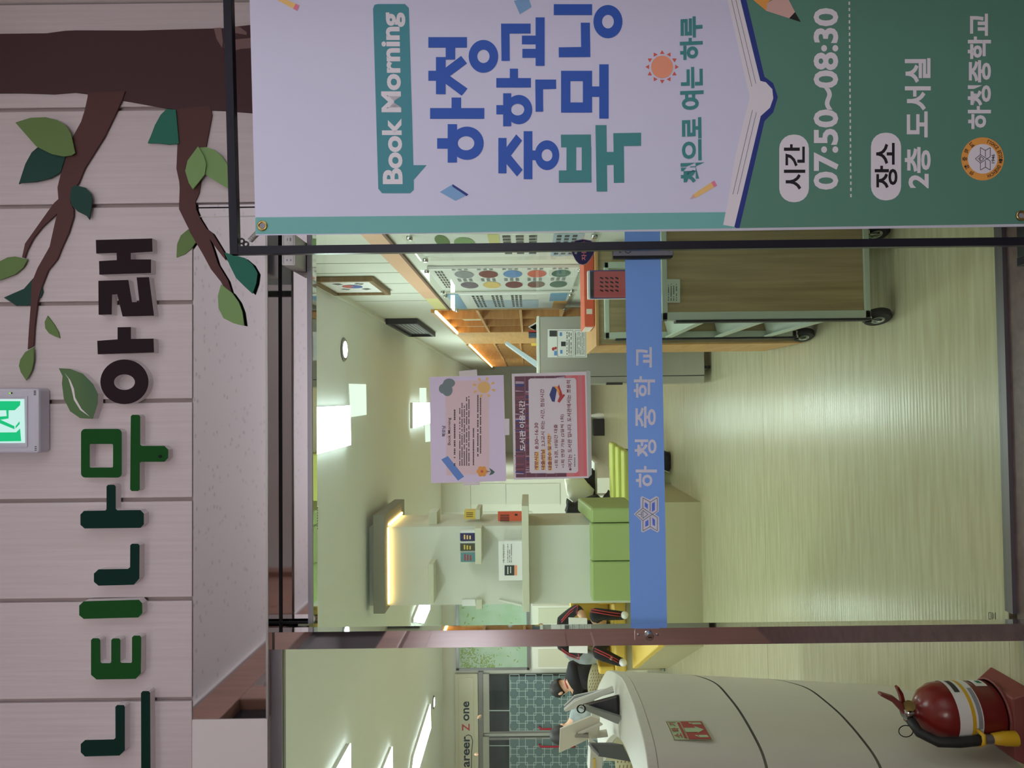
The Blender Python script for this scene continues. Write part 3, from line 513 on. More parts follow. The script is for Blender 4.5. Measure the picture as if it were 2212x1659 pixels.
flat('sun_print', [zk(ell(768, 300, 74, 66, 22))] + [zk([(768 + math.cos(t) * 92 - math.sin(t) * 8, 300 + math.sin(t) * 84 + math.cos(t) * 8), (768 + math.cos(t) * 130 - math.sin(t) * 16, 300 + math.sin(t) * 118 + math.cos(t) * 16), (768 + math.cos(t) * 130 + math.sin(t) * 16, 300 + math.sin(t) * 118 - math.cos(t) * 16), (768 + math.cos(t) * 92 + math.sin(t) * 8, 300 + math.sin(t) * 84 - math.cos(t) * 8)]) for t in [k * math.pi / 4 + .3 for k in range(8)]], S0, 'b yell', n1, .0007)
flat('flower_print', [zk(ell(745 + 38 * math.cos(t), 1255 + 38 * math.sin(t), 26, 26, 12)) for t in [k * 1.0472 for k in range(6)]] + [zk(ell(745, 1255, 36, 36, 14))], S0, 'b orange', n1, .0008)
flat('flower_print', [zk(ell(743, 1255, 16, 15, 12))], S0, 'b red', n1, .0012); flat('stem_print', [zk(rect(795, 835, 1252, 1260)), zk([(825, 1215), (860, 1235), (890, 1262), (870, 1285), (825, 1300), (845, 1260)])], S0, M('stem', (70, 110, 96), .5).name, n1, .0009)
text('lettering', '북모닝', zk([(287, 738), (330, 860)])[0][:1] + (zk([(330, 0)])[0][0], zk([(0, 738)])[0][1], zk([(0, 860)])[0][1]), S0, 'b black', n1, .012, .0011)
def zbx(z, x0, x1, y0, y1): a, b = z([(x0, y0), (x1, y1)]); return (a[0], b[0], a[1], b[1])
text('lettering', 'Book Morning', zbx(zk, 355, 395, 645, 955), S0, 'b black', n1, .008, .0011)
for x0, x1, y0, y1, r in ((425, 460, 470, 1190, 1), (485, 615, 400, 1190, 5), (640, 670, 680, 1185, 1), (690, 750, 380, 1085, 2)): greek('fine_print', zbx(zk, x0, x1, y0, y1), r, S0, 'ink', n1, .45, .0011, .25)
# notice 2
n2 = thing('paper_notice', tuple(D0(1270, 920)), 'pink library opening-hours notice in a clear sleeve with book pictures', 'notice', 'notices taped on the glass door')
obj('sleeve', MB().prism([D0(*p) for p in zk([(1068, 100), (1972, 100), (1985, 1340), (1100, 1362)])], (0, -.0005, 0)), 'acrylic', n2)
obj('sleeve_edge', MB().prism([D0(*p) for p in zk([(1935, 105), (1978, 115), (1992, 1290), (1952, 1330)])], (0, -.0012, 0)), M('sleeve', (190, 206, 190), .4).name, n2)
obj('sheet', MB().prism([N0(*p) for p in zk([(1082, 145), (1932, 118), (1955, 1330), (1105, 1350)])], (0, -.0006, 0)), 'paper', n2)
flat('pink_ground', [zk([(1115, 175), (1915, 160), (1940, 1310), (1130, 1325)])], S0, M('coral', (238, 124, 128), .5).name, n2, .0003)
flat('shelf_print', [zk([(1115, 175), (1690, 165), (1705, 1316), (1130, 1325)])], S0, M('shelf print', (112, 68, 84), .5).name, n2, .0005)
flat('pale_bars', [zk([(1700, 165), (1770, 164), (1790, 1313), (1720, 1315)]), zk([(1830, 162), (1880, 161), (1900, 1310), (1850, 1311)])], S0, M('coral2', (230, 140, 140), .5).name, n2, .0005)
for m, c_ in (('bk1', (60, 66, 130)), ('bk2', (150, 84, 100)), ('bk3', (196, 176, 190)), ('bk4', (104, 50, 62))):
    M(m, c_, .5); sh = []
    for col in range(5):
        xx = 1125 + col * 116
        for k in range(9):
            y = 185 + random.random() * 1090; sh.append(zk([(xx, y), (xx + 95, y + random.uniform(-14, 14)), (xx + 95, y + 14), (xx, y + 14)]))
    flat('book_pattern', sh, S0, m, n2, .0007 + .00005 * len(m))['kind'] = 'stuff'
flat('shelf_boards', [zk([(1225 + 115 * k, 170), (1236 + 115 * k, 170), (1250 + 115 * k, 1320), (1239 + 115 * k, 1320)]) for k in range(4)] + [zk(rect(1115, 1700, y, y + 9)) for y in (430, 775, 1070)], S0, M('bk5', (146, 96, 108), .5).name, n2, .001)
flat('card', [zk([(1272, 215), (1295, 198), (1795, 193), (1815, 215), (1838, 1250), (1815, 1272), (1300, 1276), (1285, 1255)])], S0, 'paper', n2, .0013)
M('maroon', (128, 38, 54), .5)
def zq(z, x0, x1, y0, y1, sk=.018): d = (y1 - y0) * sk; return z([(x0 + d, y1), (x0, y0), (x1, y0), (x1 + d, y1)])
for s, b, m, bo in (('도서관 이용시간', (1163, 1232, 450, 1022), 'paper', .03), ('개방시간', (1336, 1380, 1032, 1240), 'maroon', .016), ('8:30~16:30', (1340, 1382, 702, 1000), 'maroon', .016), ('대출/반납', (1410, 1456, 1005, 1235), 'maroon', .016), ('2,3교시 쉬는 시간, 점심시간', (1404, 1452, 318, 970), 'maroon', .016), ('대출권수 및 기간', (1486, 1532, 848, 1235), 'maroon', .016), ('•1회 5권, 10일간 대출', (1560, 1604, 720, 1215), 'maroon', .016), ('•1회 연장 가능 (2일씩 1회)', (1634, 1680, 606, 1212), 'maroon', .016), ('※여기는 도서관 입니다. 도서관에서는 조용히', (1704, 1752, 218, 1246), 'maroon', .016)):
    text('lettering', s, None, S0, m, n2, bo, .0019, 2, quad=zq(zk, *b))
flat('highlight', [zk([(1345, 1030), (1390, 1030), (1392, 1240), (1347, 1240)]), zk([(1425, 1000), (1465, 1000), (1467, 1236), (1427, 1236)]), zk([(1490, 820), (1520, 830), (1540, 1240), (1505, 1250)])], S0, 'b yell', n2, .0016)
greek('fine_print', zbx(zk, 1790, 1812, 1010, 1200), 1, S0, 'b grey', n2, .7, .0019)
flat('book_stack_print', [zk([(1510, 385), (1545, 290), (1600, 300), (1570, 465), (1540, 460)])], S0, M('bk6', (46, 66, 130), .5).name, n2, .0017); flat('book_stack_print', [zk([(1560, 285), (1600, 290), (1625, 340), (1620, 400), (1590, 320)])], S0, 'b orange', n2, .002)
flat('book_stack_print', [zk([(1600, 300), (1620, 265), (1640, 330), (1688, 390), (1625, 475), (1602, 460), (1625, 400)])], S0, 'red', n2, .0018); flat('book_stack_print', [zk([(1625, 268), (1650, 270), (1685, 370), (1660, 385)])], S0, 'paper', n2, .002)
# automatic door sign, push box
zl = zoomed(1220, 500, 8.508)
ad = thing('door_sign', tuple(D0(1260, 545)), 'navy rounded shield sign reading automatic door, half hidden by the black frame', 'sign')
sh_o = zl([(95, 320), (140, 430), (200, 540), (260, 600), (330, 620), (400, 600), (470, 520), (530, 420), (565, 320), (555, 230), (480, 165), (330, 140), (190, 165), (110, 230)])
obj('rim', MB().prism([PY(YD)(*p) for p in sh_o], (0, -.002, 0)), M('rim', (190, 170, 180), .5).name, ad)
flat('face', [[(1258.8 + (x - 1258.8) * .95, 544 + (y - 544) * .95) for x, y in sh_o]], PY(YD - .002), 'navy', ad, .0004)
text('lettering', '자동문', zbx(zl, 306, 398, 180, 535), PY(YD - .002), 'sign pink', ad, .03, .0008); text('lettering', '자동', zbx(zl, 178, 232, 330, 420), PY(YD - .002), 'b white', ad, .02, .0008)
pb = thing('push_button_box', tuple(D0(1390, 540)), 'dark grey push-button box with door symbol on the blue band', 'button box')
Y1 = YD - .022
obj('body', MB().prism([PY(Y1)(*p) for p in zl([(880, 200), (1990, 190), (1995, 440), (1975, 485), (885, 500)])], (0, .022, 0)), 'black', pb, .002)
flat('face', [zl([(892, 205), (1985, 195), (1985, 438), (890, 448)])], PY(Y1), M('box grey', (150, 148, 160), .5).name, pb, .0005)
for s, b in (('PUSH', (1000, 1045, 250, 395)), ('눌', (1290, 1345, 300, 362)), ('러', (1410, 1465, 300, 360)), ('주', (1535, 1590, 298, 355)), ('세', (1655, 1712, 295, 355)), ('요', (1778, 1840, 292, 352)), ('AUTO', (1885, 1930, 240, 370))): text('lettering', s, zbx(zl, *b), PY(Y1), 'b black', pb, .015, .0009)
flat('push_ring', [('ring', zl(ell(1160, 340, 64, 64, 24)), zl(ell(1160, 340, 52, 52, 24))), zl(rect(1118, 1200, 320, 362))], PY(Y1), 'b black', pb, .0009)
#@@INTERIOR
# ================================================================ LIBRARY: shell
ZC = 2.65; W = PZ(ZC)(672, 602).x; YB = 10.4; YE = 16.0
def fb(x0, x1, y0, y1, Y, dep):          # box whose front shows at photo box x0..x1 (top..bottom), y0..y1 (right..left)
    p = PY(Y); xm, ym = (x0 + x1) / 2, (y0 + y1) / 2
    return (p(xm, y1).x, p(xm, y0).x, Y, Y + dep, p(x1, ym).z, p(x0, ym).z)
def FB(*a): return box(*fb(*a))
RW = PX(W - .001)
yb1, yb2, yb3 = [RW(1050, y).y for y in (667, 716, 741)]
fl = struct('floor.001', box(-7, W + .4, 2.02, YE, -.06, -.001), 'vinyl floor', 'pale wood-pattern library floor with ring grain')
ys_ = [2.02, PZ(0)(1650, 1000).y, PZ(0)(1478, 900).y, 7.2, 9.4, 12.5, YE]
for a, b in zip(ys_, ys_[1:]): obj('floor_sheet', box(-7, W + .4, a + .0015, b - .0015, -.002, 0), 'vinyl floor', fl)
struct('floor.002', box(XL, PX0, 1.92, 2.02, -.05, 0), 'vinyl floor', 'narrow strip of pale floor inside the fixed pane')
struct('ceiling.001', box(-7, W + .4, 2.0, YE, ZC, ZC + .05), 'ceiling paint', 'flat cream library ceiling')
wr = struct('wall_right.001', MB().box(W, W + .05, 2.02, yb1, 0, ZC).box(W, W + .05, yb1, YE, 2.13, ZC).box(W, W + .4, yb2, yb3, 0, 2.13), 'cream2', 'cream library side wall with thin plank joints and a peach stripe')
for y in (RW(760, 569).y, RW(760, 590).y, RW(800, 613).y, RW(850, 634).y, RW(850, 650).y): obj('joint', box(W - .0012, W, y, y + .006, 2.05, ZC), 'wall lines', wr)
zs0, zs1 = RW(867, 550).z, RW(823, 550).z
obj('stripe', box(W - .002, W, 2.05, RW(900, 645).y, zs0, zs1), 'peach wall', wr); obj('stripe', box(W - .002, W, RW(900, 645).y, yb1, zs0, zs1), 'yellow wall', wr)
obj('picture_rail', box(W - .012, W, 2.05, yb1, zs0 - .014, zs0), 'brown line', wr)
obj('cornice', box(W - .03, W, 2.05, YE, ZC - .03, ZC), 'cream', wr)
struct('wall_left.001', box(-7.05, -7, 2.0, YB, 0, ZC), 'cream', 'far left library wall')
struct('wall_front.001', box(-7, XL, 1.95, 2.0, 0, ZC), 'cream', 'library wall beside the entrance, inner face')
struct('wall_front.002', MB().box(XL, W + .4, 1.99, 2.02, ZH1, ZC), 'cream', 'inner face of the wall over the door')
struct('wall_front.003', MB().box(XJ, W + .4, 1.99, 2.02, 0, ZH1), 'cream', 'inner face of the wall right of the door')
XS = PY(YB)(1000, 1036).x
wb = struct('wall_back.001', MB().box(-7, XS, YB, YB + .1, 0, ZC).box(XS - .1, XS, YB + .1, YE, 0, ZC), 'cream', 'cream back wall of the library with closet panels')
struct('wall_back.002', box(XS - .1, W + .4, YE, YE + .1, 0, ZC), 'cream2', 'far end wall of the library')
p = PY(YB)
for a, b in (((958, 1017), (1045, 1106)), ((1017, 1093), (1045, 1089)), ((1093, 1210), (1045, 1089)), ((1005, 1150), (1106, 1140))): obj('closet_panel', box(*[v for v in fb(a[0] + .6, a[1] - .6, b[0], b[1], YB - .015, .015)]), 'cream2', wb)
# ---------------------------------------------------------------- ceiling lights
def lampquad(L, label, mat='lamp room', h=.035, ht=0.):
    q = [PZ(ZC - h - ht)(*v) for v in L]; c = sum(q, Vc()) / len(q)
    t = thing('ceiling_light', tuple(c), label, 'ceiling light', 'library ceiling lights')
    obj('diffuser', MB().prism(q, (0, 0, .006)), mat, t); obj('housing', MB().prism([v + Vc((0, 0, .006)) for v in q], (0, 0, h + ht - .006)), 'white', t)
lampquad([(650, 881), (757, 876), (758, 961), (650, 991)], 'large square white ceiling panel nearest the door')
lampquad([(755, 829), (791, 830), (792, 896), (759, 901)], 'dimmer square ceiling panel next to the large one', 'lamp dim', .012)
lampquad([(893, 870), (930, 870), (930, 914), (893, 925)], 'bright square ceiling panel just above the lavender notice')
lampquad([(907, 838), (921, 838), (921, 870), (907, 870)], 'dim small ceiling panel above the lavender notice', 'lamp dim', .012)
lampquad([(918, 914), (932, 913), (933, 953), (920, 955)], 'dim ceiling panel touching the lavender notice corner', 'lamp dim', .012)
lampquad([(895, 1336), (912, 1294), (929, 1300), (929, 1316), (916, 1346), (895, 1344)], 'slanted white ceiling panel left of the lit column')
lampquad([(758, 1606), (758, 1690), (712, 1690)], 'white triangular ceiling panel seen through the fixed pane')
lampquad([(930, 1521), (931, 1573), (897, 1690), (888, 1690), (895, 1634)], 'long slanted white ceiling panel above the Career Zone sign')
for x, y, l in ((.3, 2.42, 'square ceiling panel just inside the door'), (-2.6, 3.6, 'square ceiling panel over the curved desk'), (-3.4, 6.2, 'square ceiling panel over the reading chairs'), (-1.9, 8.6, 'square ceiling panel behind the lit column'), (-5.2, 5, 'square ceiling panel far left'), (-.3, 12, 'square ceiling panel at the far end')):  # extra unseen panels, added to brighten the room and the cart front
    t = thing('ceiling_light', (x, y, ZC - .03), l, 'ceiling light', 'library ceiling lights')
    obj('diffuser', box(x - .3, x + .3, y - .3, y + .3, ZC - .03, ZC - .024), 'lamp door fill' if y < 2.6 else 'lamp room', t); obj('housing', box(x - .3, x + .3, y - .3, y + .3, ZC - .024, ZC), 'white', t)
for px, py, l in ((746, 755, 'round ceiling downlight beside the large square panel'), (938, 1517, 'round ceiling downlight above the Career Zone sign')):
    c = PZ(ZC - .012)(px, py); t = thing('downlight', tuple(c), l, 'ceiling light')
    obj('rim', MB().lathe([(.075, 0), (.085, .008), (.06, .01)], c), 'alu', t); obj('lens', MB().lathe([(.058, -.001), (.058, .004)], c), 'lamp room', t)
vt = thing('air_vent', tuple(PZ(ZC - .01)(672, 1140)), 'slotted ceiling air vent by the steel track cover', 'vent')
a, b = PZ(ZC - .01)(650, 1180), PZ(ZC - .01)(690, 1093)
obj('plate', box(a.x, b.x, a.y, b.y, ZC - .008, ZC), 'ceiling paint', vt)
for k in range(9): x = a.x + .03 + (b.x - a.x) * (k + .5) / 11; obj('slot', box(x, x + .008, a.y + .05, b.y - .03, ZC - .0095, ZC - .008), 'wall lines', vt)
# ---------------------------------------------------------------- right wall: flag, plaque, boards
def onwall(px): return [RW(*v) for v in px]
fr = [RW(683, 600.8), RW(798, 597), RW(830, 627), RW(729, 627)]
y0f, y1f = (fr[0].y + fr[1].y) / 2, (fr[2].y + fr[3].y) / 2; z0f, z1f = (fr[1].z + fr[2].z) / 2, (fr[0].z + fr[3].z) / 2
fg = thing('framed_flag', (W - .03, (y0f + y1f) / 2, z0f - .05), 'framed national flag with red and blue circle high on the side wall', 'framed flag')
def frame(t, y0, y1, z0, z1, w, d, mat, bm='oak dark'):
    for a in ((y0 - w, y1 + w, z1, z1 + w), (y0 - w, y1 + w, z0 - w, z0), (y0 - w, y0, z0, z1), (y1, y1 + w, z0, z1)): obj('frame_bar', box(W - d, W - .002, *a), bm, t, .002)
    obj('picture', box(W - d * .5, W - .002, y0, y1, z0, z1), mat, t)
frame(fg, y0f, y1f, z0f, z1f, .03, .032, 'paper')
Xf = W - .0175; cy_, cz_ = (y0f + y1f) / 2, (z0f + z1f) / 2; rr = (z1f - z0f) * .2
def yz(L): return MB().poly([(Xf, cy_ + a * rr, cz_ + b * rr) for a, b in L])
up = [(math.cos(R(t)), math.sin(R(t))) for t in range(-28, 153, 10)]; dnn = [(math.cos(R(t)), math.sin(R(t))) for t in range(152, 333, 10)]
s1 = [(-.5 * .88 + .5 * math.cos(R(t)), .5 * .47 + .5 * math.sin(R(t))) for t in range(152, 333, 15)]; s2 = [(.5 * .88 - .5 * math.cos(R(t)), -.5 * .47 - .5 * math.sin(R(t))) for t in range(332, 151, -15)]
obj('red_half', yz(up + s1 + [(-a, -b) for a, b in s1[::-1]][1:-1]), M('flag red', (196, 84, 74), .6).name, fg); Xf -= .0006
obj('blue_half', yz(dnn + [(-a, -b) for a, b in s1] + s1[::-1][1:-1]), M('flag blue', (70, 96, 170), .6).name, fg)
for sy_, sz_, br in ((-1, 1, 0), (1, 1, 1), (-1, -1, 1), (1, -1, 0)):
    for k in range(3):
        c_ = Vc((sy_ * 1.55, sz_ * 1.05)); d_ = Vc((sy_ * .83, sz_ * .55)); n_ = Vc((-d_.y, d_.x)); m_ = c_ + d_ * (.25 * (k - 1))
        for u0, u1 in (((-.4, -.04), (.04, .4)) if (br + k) % 2 else ((-.4, .4),)): obj('trigram_bar', yz([m_ + n_ * u0 - d_ * .08, m_ + n_ * u1 - d_ * .08, m_ + n_ * u1 + d_ * .08, m_ + n_ * u0 + d_ * .08]), 'ink', fg)
q = onwall([(843, 690), (897, 690), (932, 717), (893, 718)]); ya, ybb, zA, zB = q[1].y - .05, q[2].y, q[1].z, q[0].z
pq = thing('wall_plaque', (W - .03, (ya + ybb) / 2, zA), 'dark grey framed plaque with pale lines beyond the flag', 'plaque')
frame(pq, ya, ybb, zA, zB, .03, .05, 'b black', 'rubber')
for k in range(5): z = zB - (zB - zA) * (.15 + .17 * k); obj('engraved_line', box(W - .027, W - .025, ya + .1, ybb - .12, z - .02, z), 'b grey', pq)
def acry(name, L, label, prints):
    q = onwall(L); y0, y1 = min(v.y for v in q), max(v.y for v in q); z0, z1 = sum(sorted(v.z for v in q)[:2]) / 2, sum(sorted(v.z for v in q)[2:]) / 2
    t = thing(name, (W - .03, (y0 + y1) / 2, z0), label, 'wall board', 'acrylic boards on the side wall')
    obj('backing', box(W - .018, W - .002, y0, y1, z0, z1), 'paper', t); obj('cover', box(W - .03, W - .024, y0 - .03, y1 + .03, z0 - .03, z1 + .03), 'acrylic', t)
    for yy in (y0, y1):
        for zz in (z0, z1): obj('standoff', MB().lathe([(.014, 0), (.014, .014), (.01, .018)], (W - .024, yy, zz), (-1, 0, 0), 10), 'chrome', t)
    X = W - .019
    for a, b, c, d, m, sh in prints:                         # fractions along y, from top; 'e' brush ellipse, 'r' block, 't' marks
        ya_, yb_, za_, zb_ = y0 + (y1 - y0) * a, y0 + (y1 - y0) * b, z1 - (z1 - z0) * c, z1 - (z1 - z0) * d
        if sh == 'e': obj('brush_print', MB().poly([(X - .0006, (ya_ + yb_) / 2 + (yb_ - ya_) / 2 * math.cos(k * .314), (za_ + zb_) / 2 + (za_ - zb_) / 2 * math.sin(k * .314)) for k in range(20)]), m, t)
        elif sh == 'r': obj('print', MB().poly([(X - .0004, ya_, za_), (X - .0004, yb_, za_), (X - .0004, yb_, zb_), (X - .0004, ya_, zb_)]), m, t)
        else:
            mb = MB(); n = 7
            for i in range(n):
                for k in range(3):
                    yy = ya_ + (yb_ - ya_) * i / n; zz = za_ - (za_ - zb_) * k / 3; mb.poly([(X - .0008, yy, zz), (X - .0008, yy + (yb_ - ya_) * .1, zz), (X - .0008, yy + (yb_ - ya_) * .1, zz - (za_ - zb_) * .2), (X - .0008, yy, zz - (za_ - zb_) * .2)])
            obj('fine_print', mb, m, t, kind='stuff')
    return t
BR = ['b grey', 'maroon', M('tape blue', (100, 148, 220), .5).name, 'b red', M('stem', (70, 110, 96), .5).name]
B2 = [M('br2', (120, 100, 120), .5).name, 'b yell', 'maroon', M('br3', (130, 90, 84), .5).name, M('stem', (70, 110, 96), .5).name]
acry('acrylic_board', [(921.7, 577), (958, 621), (1236, 615), (1254, 571)], 'acrylic board with rows of coloured brush strokes on the side wall',
     [(.08, .9, .04, .1, 'ink', 't')] + [(.08, .4, .16 + .165 * k, .16 + .165 * k + .13, BR[k], 'e') for k in range(5)] + [(.58, .92, .16 + .165 * k, .16 + .165 * k + .13, B2[k], 'e') for k in range(5)] + [(.42, .56, .16 + .165 * k, .28 + .165 * k, 'b grey', 't') for k in range(5)] + [(.0, .06, .16 + .165 * k, .28 + .165 * k, 'b grey', 't') for k in range(5)])
acry('acrylic_board', [(964, 633), (987, 662), (1220, 660), (1233, 627)], 'acrylic board with pale blue timetable beside the oak bookcase',
     [(0, 1, 0, .1, 'b lblue', 'r'), (.4, 1, .2, .75, M('pale blue', (186, 202, 226), .5).name, 'r'), (.1, .9, .2, .3, 'ink', 't'), (.1, .9, .36, .46, 'ink', 't'), (.1, .9, .52, .62, 'ink', 't'), (.0, .5, .84, .98, 'b lblue', 'r'), (.5, 1, .88, 1, 'b orange', 'r')])
acry('acrylic_board', [(893, 505), (912, 545), (1268, 545), (1280, 495)], 'acrylic board with green leaf drawing nearest the banner',
     [(0, .5, .12, .2, 'leaf olive', 'e'), (.1, .6, .22, .34, 'leaf light', 'e'), (0, .5, .42, .48, 'yellow wall', 'r'), (.05, .9, .5, .72, 'ink', 't'), (0, 1, .78, .95, M('pale blue', (186, 202, 226), .5).name, 'r'), (.05, .95, .8, .93, 'ink', 't')])
# ---------------------------------------------------------------- oak bookcases built into the wall
def bookcase(name, y0, y1, cols, shelves, label, depth=.32):
    t = thing(name, (W, (y0 + y1) / 2, 0), label, 'bookcase')
    obj('back', box(W + depth - .02, W + depth, y0, y1, 0, 2.12), 'oak', t)
    for y in [y0 + (y1 - y0) * k / cols for k in range(cols + 1)]: obj('divider', box(W - .01, W + depth - .02, y - .009, y + .009, .75, 2.1), 'oak', t)
    for z in shelves: obj('shelf', box(W - .012, W + depth - .02, y0, y1, z - .01, z + .012), 'oak', t)
    obj('lower_cabinet', box(W - .01, W + depth - .02, y0, y1, 0, .75), 'oak dark', t)
    cn = obj('top_board', box(W - .03, W + depth, y0, y1, 2.1, 2.13), 'oak', t)
    obj('light_strip', box(W - .028, W - .004, y0 + .02, y1 - .02, 2.088, 2.0995), 'led warm', cn)
    return t
bookcase('bookcase', yb1, yb2, 3, (.76, 1.06, 1.41, 1.76), 'built-in oak bookcase with warm light strip next to the wall boards')
obj('oak_panel', box(W - .012, W, yb2, yb3, .0, 2.13), 'oak', wr)
bookcase('bookcase', yb3, 14.5, 14, (.76, 1.1, 1.45, 1.78), 'long built-in oak bookcase with many dividers and warm light strip')
bc = [('yellow', .12, .2), ('red', .02, .2), ('b white', .02, .19), ('yellow wall', .1, .17)]
def books(y, z, L, g):
    for k, (m, w, h) in enumerate(L):
        obj('shelf_book', box(W + .01, W + .19, y, y + w - .003, z, z + h), m, None, .002, g[k], 'book', 'books in the oak bookcase'); y += w
books(yb1 + .6, 1.773, [('red', .03, .21), ('yellow', .13, .2), ('yellow wall', .08, .18), ('paper', .05, .17)], ['thin red book at the left end of the upper bookcase row', 'thick yellow book in the upper bookcase row', 'pale yellow book in the upper bookcase row', 'white book beside the pale yellow one in the bookcase'])
books(yb1 + 1.2, 1.773, [('navy', .04, .19), ('paper', .06, .19), ('b grey', .06, .18), ('cream', .06, .185)], ['navy book in the farther bookcase compartment', 'white book beside the navy one', 'grey book in the farther bookcase compartment', 'cream book at the end of the farther compartment'])
# ---------------------------------------------------------------- steel locker, wooden cabinet, cart
lk = thing('book_steriliser', (.4, 5.45, 0), 'tall stainless steel cabinet on wheels with a printed notice on its front', 'cabinet')
bxs = list(fb(1166, 1521, 682, 812, 5.2, .5)); obj('body', box(*bxs), 'steel', lk, .004)
obj('top_cap', box(bxs[0] - .004, bxs[1] + .004, 5.195, 5.71, bxs[5], bxs[5] + .02), 'cream', lk, .003)
obj('door_edge', box(bxs[0] - .055, bxs[0] - .004, 5.21, 5.6, bxs[4], bxs[5] - .02), 'steel', lk, .003)
obj('gap', box(bxs[0] - .004, bxs[0], 5.21, 5.6, bxs[4], bxs[5] - .02), 'gap', lk); obj('latch', FB(1310, 1345, 826, 831, 5.2, .05), 'rubber', lk)
for x in (bxs[0] + .06, bxs[1] - .06):
    for y in (5.26, 5.64):
        w_ = obj('caster', MB().lathe([(.028, -.012), (.03, -.008), (.03, .008), (.028, .012)], (x, y, .03), (1, 0, 0), 16), 'rubber', lk); obj('fork', box(x - .018, x + .018, y - .014, y + .014, .035, bxs[4]), 'chrome', lk)
def sheet(name, bx, Y, label, prints, mat='paper', th=.002):
    t = thing(name, tuple(PY(Y)((bx[0] + bx[1]) / 2, (bx[2] + bx[3]) / 2)), label, 'notice'); P = PY(Y - th)
    obj('sheet', MB().prism([P(*v) for v in rect(*bx)], (0, th, 0)), mat, t); return t, P
ns, P = sheet('locker_notice', (1183, 1268, 711, 772), 5.198, 'printed white user guide sheet on the stainless steel cabinet', None)
flat('print_frame', pline(rect(1204, 1238, 714, 770), .6, True) + pline(rect(1242, 1265, 714, 770), .6, True), P, 'ink', ns, .0015)
greek('fine_print', (1224, 1237, 716, 768), 3, P, 'ink', ns, .4, .0015, .1); greek('fine_print', (1243, 1264, 716, 766), 6, P, 'ink', ns, .35, .0015, .1)
flat('picture_print', [rect(1187, 1203, 714, 727), rect(1212, 1222, 738, 748)], P, 'ink', ns, .0015); flat('picture_print', [rect(1209, 1214, 718, 726), rect(1210, 1215, 756, 764), rect(1197, 1203, 758, 768)], P, M('tape blue', (100, 148, 220), .5).name, ns, .0015); flat('picture_print', [ell(1195, 754, 3, 4, 8), ell(1200, 752, 3, 3, 8)], P, 'red', ns, .0018)
# kiosk slab and books on the locker
def slab(name, L, Y, dep, mat, label, cat, group=None): return obj(name, MB().prism([PY(Y)(*v) for v in L], (0, dep, 0)), mat, None, .002, label, cat, group)
slab('tablet_screen', [(1090, 741), (1095, 737), (1167, 785), (1161, 793)], 5.32, .2, M('screen shell', (196, 212, 224), .4).name, 'slanted pale blue screen slab standing on the steel cabinet', 'screen')
slab('stand_book', [(1142, 719), (1165, 719), (1165, 727), (1142, 727)], 5.45, .14, M('bluebook', (70, 96, 120), .6).name, 'blue book standing on the steel cabinet', 'book'); slab('stand_book', [(1141, 714), (1165, 714), (1165, 717.5), (1141, 717.5)], 5.45, .14, 'red', 'thin red book standing on the steel cabinet', 'book')
slab('wire_stand', [(1141, 706), (1165, 692), (1165.5, 694.5), (1144, 707), (1165, 717), (1164, 719)], 5.5, .02, 'cream', 'pale bent book stand on the steel cabinet', 'stand'); slab('yellow_card', [(1147, 741), (1164, 741), (1165, 747), (1148, 747)], 5.3, .01, 'yellow', 'small yellow card on the steel cabinet', 'card')
Yc = PZ(0)(1748, 742).y; zt = PY(Yc)(1287.7, 752).z; xc0 = PY(Yc)(1600, 744).x
wc = thing('wooden_cabinet', (.5, Yc + .28, 0), 'oak book cabinet on wheels between the cart and the steel cabinet', 'cabinet')
obj('front', box(xc0 + .01, W - .02, Yc, Yc + .02, .03, zt - .015), 'oak grain', wc); obj('top', box(xc0, W - .02, Yc - .01, Yc + .57, zt - .015, zt), 'oak', wc, .002); obj('side', box(xc0 + .005, xc0 + .03, Yc + .02, Yc + .56, .03, zt - .015), 'oak', wc)
obj('slot', box(xc0 + .06, xc0 + .16, Yc - .003, Yc, zt - .06, zt - .05), 'gap', wc)
for y in (Yc + .06, Yc + .5): obj('caster', MB().lathe([(.024, -.01), (.024, .01)], (xc0 + .03, y, .024), (1, 0, 0), 14), 'rubber', wc)
rb = thing('red_binder', (.45, Yc + .15, zt), 'long orange-red document binder lying on the oak cabinet', 'binder')
q0, q1 = PZ(zt)(1283, 707), PZ(zt)(1272, 540); x0_, x1_ = q0.x, min(q0.x + .42, W - .03)
obj('cover', box(x0_, x1_, Yc + .05, Yc + .3, zt + .001, zt + .05), 'orange red', rb, .003); obj('pages', box(x0_ - .003, x0_, Yc + .07, Yc + .28, zt + .006, zt + .044), 'paper', rb); obj('spine_label', box(x0_ + .06, x0_ + .085, Yc + .048, Yc + .05, zt + .012, zt + .04), 'cream', rb)
# book cart
Yk, Ye = 2.58, 3.3; xk = PY(Yk)(1700, 689).x; xk2 = xk + .36; zk0, zk1 = PY(Yk)(1880, 600).z, PY(Yk)(1429, 600).z
ck = thing('book_cart', (xk + .18, 3.0, 0), 'mint green metal book cart with wood end panel and wheels', 'cart')
for Y, zt2, top in ((Yk, zk1, .0), (Ye, PY(Ye)(1306, 650).z, .16)):
    for X in (xk, xk2 - .03): obj('post', box(X, X + .03, Y, Y + .035, zk0, zt2), 'mint metal', ck, .003)
    obj('top_rail', box(xk, xk2, Y, Y + .03, zt2 - .022, zt2), 'mint metal', ck, .003); obj('bottom_rail', box(xk, xk2, Y, Y + .03, zk0, zk0 + .022), 'mint metal', ck, .003)
    obj('end_panel', box(xk + .03, xk2 - .03, Y + .008, Y + .02, zk0 + .02, zt2 - .022 - top), 'oak grain', ck)
    obj('bumper', box(xk - .008, xk, Y - .002, Y + .04, zk0, zt2 - .05), 'rubber', ck)
